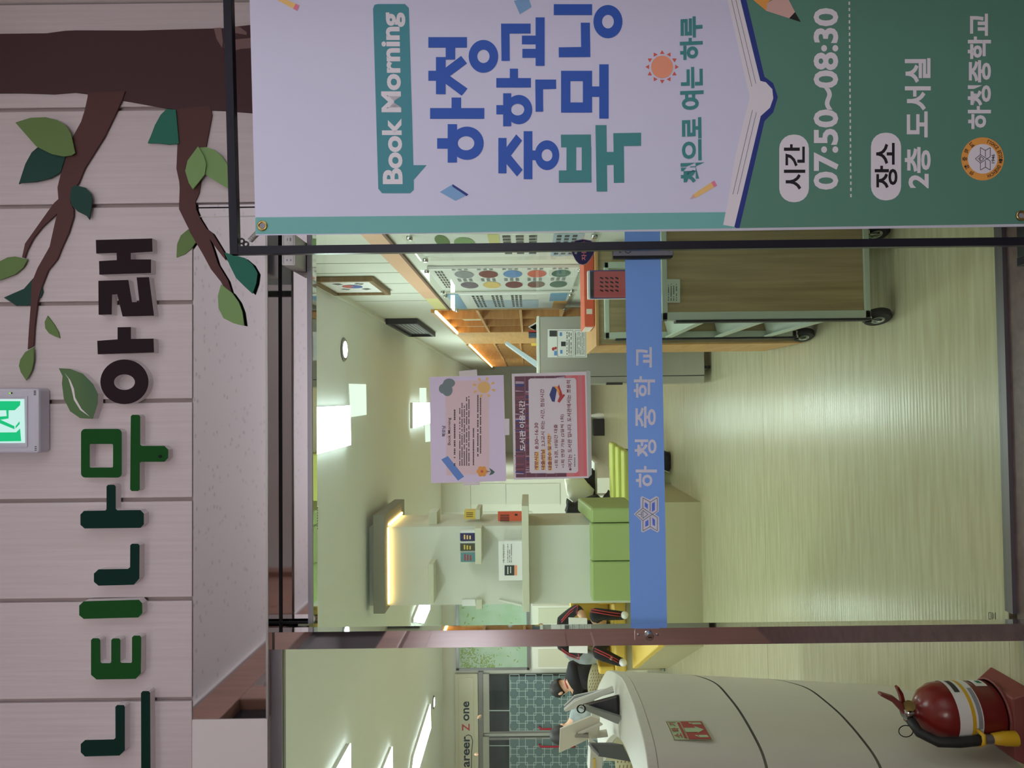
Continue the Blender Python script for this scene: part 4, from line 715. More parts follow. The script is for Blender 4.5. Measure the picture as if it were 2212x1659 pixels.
for z in (.22, .45, .68):
    obj('shelf', MB().prism([(xk + .002, Yk + .035, z + .0), (xk2 - .002, Yk + .035, z + .1), (xk2 - .002, Yk + .035, z + .112), (xk + .002, Yk + .035, z + .012)], (0, Ye - Yk - .035, 0)), 'mint metal', ck)
    obj('shelf_lip', box(xk + .0, xk + .006, Yk + .035, Ye, z, z + .03), 'mint metal', ck)
for X in (xk + .02, xk2 - .02):
    for Y in (Yk + .02, Ye + .01):
        cs = obj('caster', MB().lathe([(.045, -.014), (.05, -.01), (.05, .01), (.045, .014)], (X - .01, Y + .03, .05), (.92, .38, 0), 20), 'rubber', ck)
        obj('hub', MB().lathe([(.024, -.016), (.024, .016)], (X - .01, Y + .03, .05), (.92, .38, 0), 14), 'mint metal', cs); obj('fork', MB().box(X - .03, X - .026, Y + .0, Y + .05, .04, zk0).box(X + .008, X + .012, Y + .0, Y + .05, .04, zk0).box(X - .03, X + .012, Y, Y + .03, zk0 - .012, zk0), 'chrome', cs)
        obj('brake_pedal', box(X - .032, X - .026, Y - .03, Y + .05, .055, .062), 'chrome', cs)
nc, P = sheet('cart_notice', (1440, 1469, 603, 654), Yk - .001, 'small pale printed card on the end panel of the cart', None, M('card', (186, 196, 178), .6).name, .001)
greek('fine_print', (1443, 1466, 606, 650), 4, P, 'ink', nc, .3, .001, .3)
Yr = Yk + .05; zr0 = zk1; rbk = thing('red_book', tuple(PY(Yr)(1340, 615)), 'red book with rows of black marks standing on the cart', 'book')
rb0 = fb(1270, 1350, 584, 645, Yr, .04); obj('pages', box(rb0[0] + .002, rb0[1], Yr + .004, Yr + .036, zr0, rb0[5]), 'paper', rbk); obj('cover', box(rb0[0], rb0[1] + .001, Yr, Yr + .004, zr0, rb0[5] - .008), M('violet', (84, 80, 140), .5).name, rbk)
P = PY(Yr); flat('cover_print', [rrect(1283, 1400, 586, 643, 3)], P, M('book red', (196, 92, 100), .5).name, rbk, .0008); flat('cover_band', [rect(1275, 1282.5, 587, 642)], P, 'ink', rbk, .0008)
flat('cover_marks', [[(1296 + 11 * i, 598 + 9 * j), (1303 + 11 * i, 600.5 + 9 * j), (1303 + 11 * i, 604 + 9 * j), (1296 + 11 * i, 601 + 9 * j)] for i in range(4) for j in range(4)], P, 'b black', rbk, .0012)
# ---------------------------------------------------------------- lit column with shelves
YC = 5.75; cx1, cx0 = PY(YC)(1000, 1137).x, PY(YC)(1000, 1306).x
co = struct('wall_column', box(cx0, cx1, YC, YC + .62, 0, ZC), 'cream2', 'square cream column with display shelves and a lit canopy')
cb_ = fb(806, 831, 1112, 1326, YC - .14, .9); czb = cb_[4]; obj('canopy', box(*cb_), 'grey box', co, .004)
obj('light_strip', box(cx0 + .02, cx1, YC - .03, YC - .012, czb - .012, czb - .002), 'led warm', co)
obj('light_strip', box(cx1 + .012, cx1 + .03, YC, YC + .6, czb - .012, czb - .002), 'led warm', co)
def shelf_(L, dep, Y, name='shelf'): return obj(name, FB(*L, Y, dep), 'white shelf', co, .003)
shelf_((1026, 1040, 1141, 1219), .17, YC - .17); shelf_((925, 937, 1218, 1304), .17, YC - .17); shelf_((926, 944, 1106, 1136), .2, YC + .12)
shelf_((1027, 1037, 1101, 1122), .3, YC + .15); shelf_((1128, 1143, 1093, 1322), .16, YC - .16, 'ledge'); X_ = fb(1128, 1143, 1093, 1322, YC - .16, .1); obj('ledge', box(cx1, X_[1] + .0, YC, YC + .55, X_[4], X_[5]), 'white shelf', co)
def face(t, bx, Y, m, off=.001, n='print'): flat(n, [rect(*bx)], PY(Y), m, t, off)
for b, m, pm, l in (((994, 1026, 1152, 1168), 'navy', 'b yell', 'dark blue small book box on the column shelf'), ((994, 1026, 1174, 1190), M('olive bk', (70, 72, 58), .6).name, 'yellow', 'olive small book box in the middle of the column shelf'), ((995, 1026, 1194, 1214), M('teal bk', (96, 142, 150), .6).name, 'red stripe', 'teal small book with pink marks on the column shelf')):
    t = thing('display_book', tuple(PY(YC - .15)(1026, (b[2] + b[3]) / 2)), l, 'book', 'small books on the column shelf'); obj('cover', FB(*b, YC - .15, .06), m, t); obj('pages', FB(b[0] + 1, b[1], b[2] - 5, b[2], YC - .14, .06), 'paper', t)
    flat('cover_print', [rect(b[0] + 8 + 6 * k, b[0] + 11 + 6 * k, b[2] + 3 + k, b[3] - 3) for k in range(3)], PY(YC - .15), pm, t, .001)
ib = thing('info_board', tuple(PY(YC - .13)(1127, 1212)), 'white display board with a book cover picture on the column ledge', 'board')
obj('panel', FB(1077, 1128, 1169, 1254, YC - .12, .05), 'paper', ib, .002); P = PY(YC - .121)
flat('picture_print', [rect(1090, 1111, 1221, 1243)], P, M('dkteal', (52, 66, 66), .5).name, ib, .001); flat('picture_print', [rect(1111, 1117, 1221, 1243)], P, 'b peach', ib, .001); flat('picture_print', [rect(1096, 1098, 1224, 1240), rect(1102, 1104, 1224, 1238)], P, 'cream', ib, .0016)
text('lettering', '이 책은 어떤 책일까요 한 번 읽어', (1086, 1090, 1176, 1216), P, 'ink', ib, .01, .0012, 1); greek('fine_print', (1096, 1108, 1175, 1215), 3, P, 'ink', ib, .35, .0012, .3)
rbk2 = thing('leaning_book', tuple(PY(YC + .25)(1128, 1118)), 'red paperback leaning on the side ledge of the column', 'book'); q = fb(1075, 1128, 1107, 1133, YC + .1, .05)
obj('cover', box(cx1 + .015, q[1] + .0, YC + .14, YC + .17, q[4], q[5]), 'orange red', rbk2); flat('cover_print', [rect(1080, 1100, 1112 + 4 * k, 1114 + 4 * k) for k in range(4)] + [rect(1112, 1118, 1110, 1114)], PY(YC + .139), 'b black', rbk2, .001)
yb_ = thing('yellow_box', tuple(PY(YC + .2)(1027, 1112)), 'small yellow printed box on the side shelf of the column', 'box'); obj('body', FB(1003, 1027, 1103, 1121, YC + .18, .1), 'yellow', yb_); flat('print', [rect(1007, 1022, 1107 + 4 * k, 1108.5 + 4 * k) for k in range(3)], PY(YC + .179), 'brown line', yb_, .001)
slab('side_book', [(998, 1296), (1027, 1295), (1028, 1309), (998, 1309)], YC - .02, .1, 'paper', 'white book on the left side shelf of the column', 'book'); slab('side_book', [(1078, 1295), (1127, 1306), (1128, 1311), (1079, 1299)], YC - .02, .1, 'cream', 'cream folder leaning on the left end of the column ledge', 'book')
obj('shelf', FB(1028, 1041, 1296, 1316, YC - .05, .2), 'white shelf', co)
# ---------------------------------------------------------------- sofas round the column
YS = PZ(0)(1516, 1200).y; xs1 = PZ(0)(1515, 1085).x
sf = thing('column_sofa', (-1.3, 6.2, 0), 'built-in sofa round the column with green back rest and beige base', 'sofa')
obj('base', MB().prism([(xs1, YS, 0), (-1.93, YS, 0), (-2.64, 7.08, 0), (-2.3, 7.14, 0), (xs1, 6.95, 0)], (0, 0, .3)), 'beige base', sf)
obj('riser', box(xs1 - .96, xs1, YS, YC, .3, PY(YS)(1375, 1200).z), 'beige base', sf)
bz0, bz1 = PY(YS)(1376, 1200).z, PY(YS)(1277, 1200).z; bxm = PY(YS)(1310, 1212).x; bx0, bx1 = PY(YS)(1310, 1298).x, PY(YS)(1310, 1131).x
for a, b in ((bx0, bxm - .003), (bxm + .003, bx1)): obj('back_cushion', box(a, b, YS - .01, YC - .002, bz0, bz1), 'green sofa', sf, .015)
obj('back_cushion', MB().prism([(bx1 + .004, YS, bz0), (bx1 + .004, YC + .5, bz0), (bx1 + .004, YC + .5, bz1 + .06), (bx1 + .004, YS, bz1)], (.12, 0, 0)), 'green sofa', sf, .02)
obj('seat_cushion', MB().prism([(-1.7, YS + .01, .3), (-1.93, YS + .01, .3), (-2.64, 7.08, .3), (-2.3, 7.12, .3)], (0, 0, .055)), 'yellow', sf, .008)
gs = thing('lime_sofa', (-.7, 7.3, 0), 'pale lime green low sofa of three stepped cushions beyond the column', 'sofa')
for k, (a, b, c_, d) in enumerate(((1323, 1336, 958, 1112), (1335, 1349, 966, 1112), (1348, 1362, 974, 1112))): obj('cushion', FB(a, b, c_, d, 7.5 - .22 * k, .3 + .2 * k), 'lime sofa', gs, .02)
q = fb(1362, 1432, 976, 1108, 7.1, .5); obj('base', box(q[0], q[1], 7.12, 7.6, 0, q[5]), 'leaf olive', gs, .01)
bg = thing('black_bag', tuple(PZ(0)(1450, 1000)), 'black bag with pale strap on the floor by the lime sofa', 'bag'); c = PZ(0)(1450, 998)
obj('body', box(c.x - .1, c.x + .1, c.y, c.y + .2, 0, .2), 'cloth black', bg, .04); obj('strap', MB().tube([c + Vc((-.1, -.005, .02)), c + Vc((-.06, -.015, .12)), c + Vc((-.02, -.005, .18))], .006, 6), 'cream', bg)
def lump(name, L, Y, dep, mat, label, cat, amp=.02, group=None):
    bm = bmesh.new(); P = [PY(Y)(*v) for v in L]; f = bm.faces.new([bm.verts.new(v) for v in P]); r = bmesh.ops.extrude_face_region(bm, geom=[f])
    bmesh.ops.translate(bm, verts=[v for v in r['geom'] if isinstance(v, bmesh.types.BMVert)], vec=(0, dep, 0)); bmesh.ops.triangulate(bm, faces=bm.faces)
    bmesh.ops.subdivide_edges(bm, edges=bm.edges, cuts=2, use_grid_fill=True); bmesh.ops.smooth_vert(bm, verts=bm.verts, factor=.5); 
    for v in bm.verts: v.co += Vc((random.uniform(-1, 1), random.uniform(-1, 1), random.uniform(-1, 1))) * amp * .5
    bmesh.ops.smooth_vert(bm, verts=bm.verts, factor=.4); bm.verts.index_update()
    mb = MB(); mb.add([v.co.copy() for v in bm.verts], [[v.index for v in f.verts] for f in bm.faces], True); bm.free()
    return obj(name, mb, mat, None, 0, label, cat, group)
tb = obj('low_table', MB().box(*fb(1285, 1290, 1000, 1075, 8.2, .5)).box(*fb(1290, 1420, 1066, 1070, 8.25, .05)), 'white', None, 0, 'white table edge beyond the notices carrying clothes', 'table')
lump('white_jacket', [(1222, 1036), (1258, 1032), (1282, 1058), (1280, 1092), (1245, 1092), (1226, 1070)], 7.95, .22, 'cloth white', 'white padded jacket left over the sofa beside the column', 'jacket')
lump('black_backpack', [(1258, 1018), (1284, 1016), (1286, 1075), (1268, 1068), (1256, 1050)], 8.15, .2, 'cloth black', 'black backpack resting on the white table', 'bag')
jb = lump('black_jacket', [(1228, 1084), (1240, 1092), (1290, 1072), (1304, 1085), (1322, 1066), (1334, 1092), (1334, 1112), (1224, 1112)], 7.75, .3, 'cloth black', 'black track jacket with red stripe left on the lime sofa', 'jacket')
kb_ = thing('small_basket', tuple(PZ(0)(1306, 922)), 'small black basket holding white things on the far floor', 'basket'); c = PZ(0)(1306, 922)
obj('body', box(c.x - .16, c.x + .14, c.y, c.y + .25, 0, .2), 'black', kb_, .01); obj('white_bottle', MB().lathe([(.05, 0), (.055, .1), (.03, .2), (.02, .24)], (c.x + .2, c.y + .1, .0)), 'white', kb_)
# ---------------------------------------------------------------- back wall: frosted window, cabinets, Career Zone doors
fz = thing('window_2', tuple(PY(YB)(1143, 1375)), 'pale green frosted glass screen with leaf pattern on the back wall', None); fz['kind'] = 'structure'
Yw = YB - .04
for a in ((985, 991, 1300, 1448), (1138, 1143, 1300, 1448), (985, 1143, 1443, 1448), (985, 1143, 1296, 1300)): obj('frame_bar', FB(*a, Yw - .01, .04), 'alu', fz)
obj('pane', FB(991, 1138, 1300, 1443, Yw, .02), 'frost', fz)
sh = []
for k in range(240):
    a = 995 + 75 * random.random() ** 1.4; b = 1442 - 55 * random.random() ** 1.2 * (1.1 - (a - 995) / 110); 
    if k > 190: a, b = 995 + 130 * random.random(), 1300 + 140 * random.random()
    t = random.random() * 3.1; w_ = random.uniform(1, 2.2); sh.append([(a + math.cos(t) * 2.2 * w_, b + math.sin(t) * 2.2 * w_), (a - math.sin(t) * w_ * .7, b + math.cos(t) * w_ * .7), (a - math.cos(t) * 2.2 * w_, b - math.sin(t) * 2.2 * w_), (a + math.sin(t) * w_ * .7, b - math.cos(t) * w_ * .7)])
lf = flat('leaf_print', sh, PY(Yw), 'frost leaf', fz, .003); lf['kind'] = 'stuff'
for k, (a, b) in enumerate(((1308, 1352), (1352, 1397), (1397, 1445), (1425, 1453))):
    if k == 3: continue
    t = thing('white_cabinet', tuple(PY(YB - .3)(1228, (a + b) / 2)), ('white panelled low cabinet nearest the column', 'white panelled low cabinet mostly behind the steel post', 'white panelled low cabinet left of the steel post')[k], 'cabinet', 'white cabinets under the frosted screen')
    q = fb(1150, 1228, a + .5, b - .5, YB - .3, .3); obj('body', box(q[0], q[1], q[2], q[3], 0, q[5]), 'cream', t); obj('door', box(q[0] + .03, q[1] - .03, q[2] - .012, q[2], .1, q[5] - .08), 'white shelf', t, .004)
cz = thing('zone_sign', tuple(PY(YB - .05)(1032, 1560)), 'long cream wall sign reading Career Zone over the patterned doors', 'sign')
Yz = YB - .06; obj('board', FB(983, 1033, 1456, 1700, Yz, .05), 'sign board', cz, .006); obj('inner_panel', FB(991, 1024, 1464, 1700, Yz - .008, .01), 'sign board', cz, .003)
P = PY(Yz - .0085)
for s, b, m in (('one', (1001, 1014, 1515, 1557), M('sign dark', (52, 66, 70), .5).name), ('Z', (998, 1014.5, 1563, 1579), M('sign red', (190, 84, 84), .5).name), ('areer', (1002, 1015, 1590, 1657), 'sign dark'), ('C', (998, 1015, 1660, 1678), 'sign dark')):
    text('lettering', s, b, P, 'paper', cz, .05, .001, 3); text('lettering', s, b, P, m, cz, .028, .0025, 3)
flat('flourish', pline([(1006, 1590), (1012, 1587), (1018, 1590), (1021, 1600), (1019, 1625), (1018, 1680)], 1.6), P, 'sign dark', cz, .0025)
hd = struct('trim_9', FB(1034, 1044, 1452, 1700, YB - .05, .05), 'alu', 'metal header over the patterned glass doors')
for n, (a, b) in enumerate(((1456, 1583.5), (1592, 1720))):
    t = thing(f'door_{3 + n}', tuple(PY(YB)(1300, (a + b) / 2)), ('patterned grey glass door under the Career Zone sign, right leaf', 'patterned grey glass door under the Career Zone sign, left leaf')[n], None); t['kind'] = 'structure'
    Yd = YB - .05; q = fb(1044, 1300, a, b, Yd, .03)
    obj('top_rail', FB(1044, 1057, a, b, Yd - .005, .04), 'steel', t); obj('stile', FB(1057, 1360, (b - 5) if n == 0 else a, b if n == 0 else a + 5, Yd - .005, .04), 'alu', t)
    obj('pane', box(q[0], q[1], Yd, Yd + .02, 0, q[5]), 'dark glass', t); obj('film', box(q[0] + .03, q[1] - .03, Yd - .004, Yd, 0, PY(Yd)(1101, 1550).z), 'lattice glass', t)
    flat('glass_bars', [rect(1057, 1101, 1534 if n == 0 else 1610, 1536 if n == 0 else 1611.5)], PY(Yd - .004), 'lattice line', t, .001)
    sh = []
    for i in range(-1, 16):
        for j in range(0, 9):
            if (i + j) % 2: continue
            cx_, cy2 = 1110 + 18.2 * i, a + 8 + 17.4 * j + (6 if n else 0); h_ = 11.4
            x0_, x1_, y0_, y1_ = max(cx_ - h_, 1101), cx_ + h_, max(cy2 - h_, a + 1), min(cy2 + h_, b - 5 if n == 0 else b)
            if x1_ <= x0_ or y1_ <= y0_: continue
            sh += pline(rect(x0_, x1_, y0_, y1_), 1.1, True)
    lt = flat('lattice_print', sh, PY(Yd - .004), 'lattice line', t, .002); lt['kind'] = 'stuff'
    yh = 1575 if n == 0 else 1613; pp = PY(Yd - .06)
    obj('handle', MB().tube([PY(Yd - .004)(1165, yh - 4), pp(1165, yh - 4), pp(1168, yh), pp(1240, yh), PY(Yd - .004)(1242, yh)], .014, 8), 'red handle', t)
ys2 = fb(1160, 1240, 1292, 1308, 8.9, .5)
# ---------------------------------------------------------------- people, chairs
def skin_person(name, J, E, label, matfn, mats, root='pelvis', sub=2):
    names = list(J); me = bpy.data.meshes.new(name); me.from_pydata([Vc(J[n][0]) for n in names], [(names.index(a), names.index(b)) for a, b in E], [])
    o = bpy.data.objects.new(name, me); COL.objects.link(o); o.modifiers.new('s', 'SKIN'); 
    sv = me.skin_vertices[0].data
    for i, n in enumerate(names):
        r = J[n][1]; sv[i].radius = r if isinstance(r, tuple) else (r, r); sv[i].use_root = (n == root)
    m = o.modifiers.new('u', 'SUBSURF'); m.levels = sub; m.render_levels = sub
    m2 = bpy.data.meshes.new_from_object(o.evaluated_get(bpy.context.evaluated_depsgraph_get())); bpy.data.objects.remove(o)
    t = thing(name, (J[root][0][0], J[root][0][1], 0), label, 'person'); org = ORG[t]
    for v in m2.vertices: v.co -= org
    m2.materials.clear()
    for mm in mats: m2.materials.append(MAT[mm])
    for p_ in m2.polygons: p_.use_smooth = True; p_.material_index = matfn(p_.center + org)
    b = bpy.data.objects.new('body', m2); COL.objects.link(b); b.parent = t; ORG[b] = org; return t
def near(J, c): return min(J, key=lambda n: (Vc(J[n][0]) - c).length)
def hand(d, base, dirv, side, J, E, pre):
    dv = Vc(dirv).normalized(); sv_ = Vc(side).normalized(); b = Vc(base)
    J[pre + 'palm'] = (tuple(b + dv * .05), (.02, .034)); E.append((pre + 'wrist', pre + 'palm'))
    for k in range(4):
        o = sv_ * (.027 - .018 * k); L = (.07, .08, .075, .058)[k]
        J[f'{pre}f{k}a'] = (tuple(b + dv * .09 + o), .0095); J[f'{pre}f{k}b'] = (tuple(b + dv * (.09 + L * .55) + o + Vc((0, 0, -.012))), .0085); J[f'{pre}f{k}c'] = (tuple(b + dv * (.085 + L * .85) + o + Vc((0, 0, -.035))), .0075)
        E += [(pre + 'palm', f'{pre}f{k}a'), (f'{pre}f{k}a', f'{pre}f{k}b'), (f'{pre}f{k}b', f'{pre}f{k}c')]
    J[pre + 'ta'] = (tuple(b + dv * .045 + sv_ * .045), .011); J[pre + 'tb'] = (tuple(b + dv * .085 + sv_ * .06 + Vc((0, 0, -.01))), .009); E += [(pre + 'palm', pre + 'ta'), (pre + 'ta', pre + 'tb')]
def headmesh(t, c, r, hairmat, facing, hairlow=.0, cap=None):
    c = Vc(c); f = Vc(facing).normalized(); up_ = Vc((0, 0, 1)); rt_ = f.cross(up_).normalized(); up_ = rt_.cross(f)
    mb = MB(); n, m = 20, 14
    vs = []
    for i in range(m + 1):
        a = math.pi * i / m
        for k in range(n):
            b = 2 * math.pi * k / n; d = f * (math.cos(b) * math.sin(a) * r * 1.12) + rt_ * (math.sin(b) * math.sin(a) * r * .92) + up_ * (math.cos(a) * r * 1.22)
            vs.append(c + d)
    # hair shell: everything except the face window
    fs = []
    for i in range(m):
        for k in range(n):
            q = [vs[i * n + k], vs[i * n + (k + 1) % n], vs[(i + 1) * n + (k + 1) % n], vs[(i + 1) * n + k]]; cc = sum(q, Vc()) / 4 - c
            if cc.dot(f) > r * .35 and cc.dot(up_) < r * .55: continue
            if cc.dot(up_) < -r * (.45 + hairlow): continue
            fs.append((i * n + k, i * n + (k + 1) % n, (i + 1) * n + (k + 1) % n, (i + 1) * n + k))
    mb.add([c + (v - c) * 1.06 for v in vs], fs, True); ho = obj('hair', mb, hairmat, t); md = ho.modifiers.new('s', 'SOLIDIFY'); md.thickness = .012
    fm = MB()
    fm.lathe([(.006, 0), (.014, .012), (.016, .03), (.008, .05)], c + f * r * 1.05 - up_ * .02 - up_ * .02, up_, 10); obj('nose', fm, 'skin', t)
    for s in (-1, 1):
        obj('ear', MB().lathe([(.004, -.028), (.014, -.02), (.018, 0), (.012, .022), (.003, .03)], c + rt_ * s * r * .93 - up_ * .01, up_, 10), 'skin', t)
        obj('eye', MB().lathe([(.003, -.004), (.011, -.002), (.011, .002), (.003, .004)], c + f * r * 1.03 + rt_ * s * r * .36 + up_ * .01, f, 10), 'hair', t)
    obj('mouth', MB().box(-.02, .02, -.002, .002, -.003, .003), 'red stripe', t)
    mo = t.children[-1]; mo.location = (c + f * r * 1.0 - up_ * r * .62) - ORG[t]; mo.rotation_euler = (0, 0, math.atan2(-f.x, f.y))
# person facing us in a black tracksuit, partly behind the post
Yb = 7.3; pb_ = PY(Yb)
def at(px, py, dy=0): v = PY(Yb + dy)(px, py); return (v.x, v.y, v.z)
J = {'pelvis': (at(1302, 1368, .1), (.13, .15)), 'waist': (at(1268, 1368, .12), (.11, .14)), 'chest': (at(1232, 1368, .1), (.11, .16)), 'neck': (at(1205, 1368, .08), .05), 'head0': (at(1190, 1368, .03), .075), 'head1': (at(1166, 1368, .02), .085), 'head2': (at(1152, 1368, .03), .06),
     'ls': (at(1216, 1338, .08), .065), 'le': (at(1248, 1313, .0), .052), 'lwrist': (at(1262, 1338, -.18), .034), 'rs': (at(1216, 1398, .08), .065), 're': (at(1250, 1412, 0), .052), 'rwrist': (at(1258, 1392, -.18), .034),
     'lh': (at(1304, 1352, .05), .085), 'lk': (at(1282, 1326, -.36), .068), 'la': (at(1346, 1330, -.3), .045), 'lt': (at(1352, 1328, -.44), .035), 'rh': (at(1304, 1386, .05), .085), 'rk': (at(1290, 1410, -.36), .07), 'ra': (at(1340, 1430, -.3), .046), 'rt': (at(1350, 1432, -.42), .036)}
E = [('pelvis', 'waist'), ('waist', 'chest'), ('chest', 'neck'), ('neck', 'head0'), ('head0', 'head1'), ('head1', 'head2'), ('chest', 'ls'), ('ls', 'le'), ('le', 'lwrist'), ('chest', 'rs'), ('rs', 're'), ('re', 'rwrist'), ('pelvis', 'lh'), ('lh', 'lk'), ('lk', 'la'), ('la', 'lt'), ('pelvis', 'rh'), ('rh', 'rk'), ('rk', 'ra'), ('ra', 'rt')]
hand(0, J['lwrist'][0], (-.6, -.6, .1), (0, .2, 1), J, E, 'l'); hand(0, J['rwrist'][0], (.6, -.6, .1), (0, .2, 1), J, E, 'r')
def mfB(c):
    n = near(J, c)
    if n in ('neck', 'head0', 'head1', 'head2') or 'wrist' in n or 'palm' in n or n[1:2] == 'f' and n[-1] in 'abc' or n in ('lta', 'ltb', 'rta', 'rtb'): return 1
    return 2 if n in ('lt', 'rt') else 0
tB = skin_person('person', J, E, 'seated person in black tracksuit with red stripes, half hidden by the steel post', mfB, ['cloth black', 'skin', 'white'])
headmesh(tB, Vc(J['head1'][0]) + Vc((0, 0, .0)), .088, 'hair', (0, -1, -.25))
for s, (a, b, d_) in (('l', ('ls', 'le', 'lwrist')), ('r', ('rs', 're', 'rwrist'))):
    for k in (-.011, .011): obj('sleeve_stripe', MB().tube([Vc(J[a][0]) + Vc((k, -.07, .02)), (Vc(J[a][0]) + Vc(J[b][0])) / 2 + Vc((k + (.03 if s == 'l' else -.03), -.058, .012)), Vc(J[b][0]) + Vc((k + (.03 if s == 'l' else -.03), -.045, 0)), (Vc(J[b][0]) * .45 + Vc(J[d_][0]) * .55) + Vc((0, -.02, .035 + k))], .006, 5), 'red stripe', tB)
for a, b, d_ in (('lh', 'lk', 'la'), ('rh', 'rk', 'ra')):
    for k in (-.012, .012): obj('leg_stripe', MB().tube([Vc(J[b][0]) + Vc((.05 + k, -.055, .03)), (Vc(J[b][0]) + Vc(J[d_][0])) / 2 + Vc((.03 + k, -.062, .0)), Vc(J[d_][0]) + Vc((.02 + k, -.05, .02))], .006, 5), 'red stripe', tB)
ob = thing('open_book', tuple(Vc(J['lwrist'][0]) + Vc((-.15, -.1, .03))), 'open white book in the hands of the person in the tracksuit', 'book'); c = (Vc(J['lwrist'][0]) + Vc(J['rwrist'][0])) / 2 + Vc((0, -.14, .07))
for s in (-1, 1): obj('page_block', MB().prism([c + Vc((0, 0, -.1)), c + Vc((s * .17, .03, -.1)), c + Vc((s * .17, .06, .08)), c + Vc((0, .03, .08))], (0, -.012, 0)), 'paper', ob)
def lounge(name, J_, label, mat, x0, x1, y, z):
    t = thing(name, ((x0 + x1) / 2, y + .25, 0), label, 'chair'); obj('seat', box(x0, x1, y, y + .5, z - .12, z), mat, t, .02); obj('backrest', box(x0, x1, y + .42, y + .55, z, z + .42), mat, t, .03); obj('base', box(x0 + .03, x1 - .03, y + .03, y + .5, 0, z - .12), 'beige base', t)
    for x in (x0, x1 - .08): obj('armrest', box(x, x + .08, y, y + .5, z, z + .16), mat, t, .02)
pc = J['pelvis'][0]; lounge('yellow_armchair', J, 'yellow armchair under the person in the tracksuit', 'yellow', pc[0] - .36, pc[0] + .42, Yb - .07, pc[2] - .1)
# reader at the left, back to us, black jacket with grey sleeve
Yd_ = 7.75
def at2(px, py, dy=0): v = PY(Yd_ + dy)(px, py); return (v.x, v.y, v.z)
J2 = {'pelvis': (at2(1314, 1462, .05), (.15, .13)), 'waist': (at2(1290, 1460, .06), (.14, .12)), 'chest': (at2(1254, 1462, .1), (.17, .13)), 'upper': (at2(1236, 1468, .12), (.14, .1)), 'neck': (at2(1226, 1478, .13), .058), 'head0': (at2(1218, 1484, .15), .08), 'head1': (at2(1209, 1486, .16), .09), 'head2': (at2(1198, 1484, .16), .065),
      'rs': (at2(1238, 1438, .1), .072), 're': (at2(1275, 1418, .2), .062), 'rwrist': (at2(1296, 1412, .42), .036), 'ls': (at2(1244, 1494, .14), .066), 'le': (at2(1285, 1504, .25), .05), 'lwrist': (at2(1280, 1500, .5), .034),
      'lh': (at2(1318, 1478, .15), .09), 'lk': (at2(1316, 1490, .55), .07), 'la': (at2(1385, 1490, .55), .045), 'lt': (at2(1392, 1492, .68), .035), 'rh': (at2(1318, 1446, .15), .09), 'rk': (at2(1316, 1436, .55), .07), 'ra': (at2(1385, 1434, .5), .045), 'rt': (at2(1392, 1434, .66), .035)}
E2 = [('pelvis', 'waist'), ('waist', 'chest'), ('chest', 'upper'), ('upper', 'neck'), ('neck', 'head0'), ('head0', 'head1'), ('head1', 'head2'), ('upper', 'ls'), ('ls', 'le'), ('le', 'lwrist'), ('upper', 'rs'), ('rs', 're'), ('re', 'rwrist'), ('pelvis', 'lh'), ('lh', 'lk'), ('lk', 'la'), ('la', 'lt'), ('pelvis', 'rh'), ('rh', 'rk'), ('rk', 'ra'), ('ra', 'rt')]
hand(0, J2['lwrist'][0], (.2, .9, 0), (1, 0, .2), J2, E2, 'l'); hand(0, J2['rwrist'][0], (-.2, .9, 0), (-1, 0, .2), J2, E2, 'r')
def mfD(c):
    n = near(J2, c)
    if n in ('neck', 'head0', 'head1', 'head2') or 'wrist' in n or 'palm' in n or n[1:2] == 'f' or n in ('lta', 'ltb', 'rta', 'rtb'): return 1
    return 2 if n in ('re',) else (3 if n in ('lt', 'rt') else 0)
tD = skin_person('person', J2, E2, 'person in black jacket with grey sleeve bent over on the perforated chair', mfD, ['cloth black', 'skin', 'cloth grey', 'white'])
headmesh(tD, Vc(J2['head1'][0]), .09, 'hair', (-.75, .3, -.6))
obj('collar', MB().lathe([(.062, 0), (.07, .02), (.064, .035)], Vc(J2['neck'][0]) + Vc((.012, 0, -.02)), (-.4, .1, .9), 16), 'red stripe', tD)
lump('grey_hoodie', [(1216, 1404), (1232, 1398), (1262, 1400), (1290, 1410), (1312, 1424), (1308, 1436), (1268, 1436), (1240, 1428), (1222, 1420)], 7.45, .16, 'cloth grey', 'crumpled pale grey hoodie beside the person in the black jacket', 'jacket', .03)
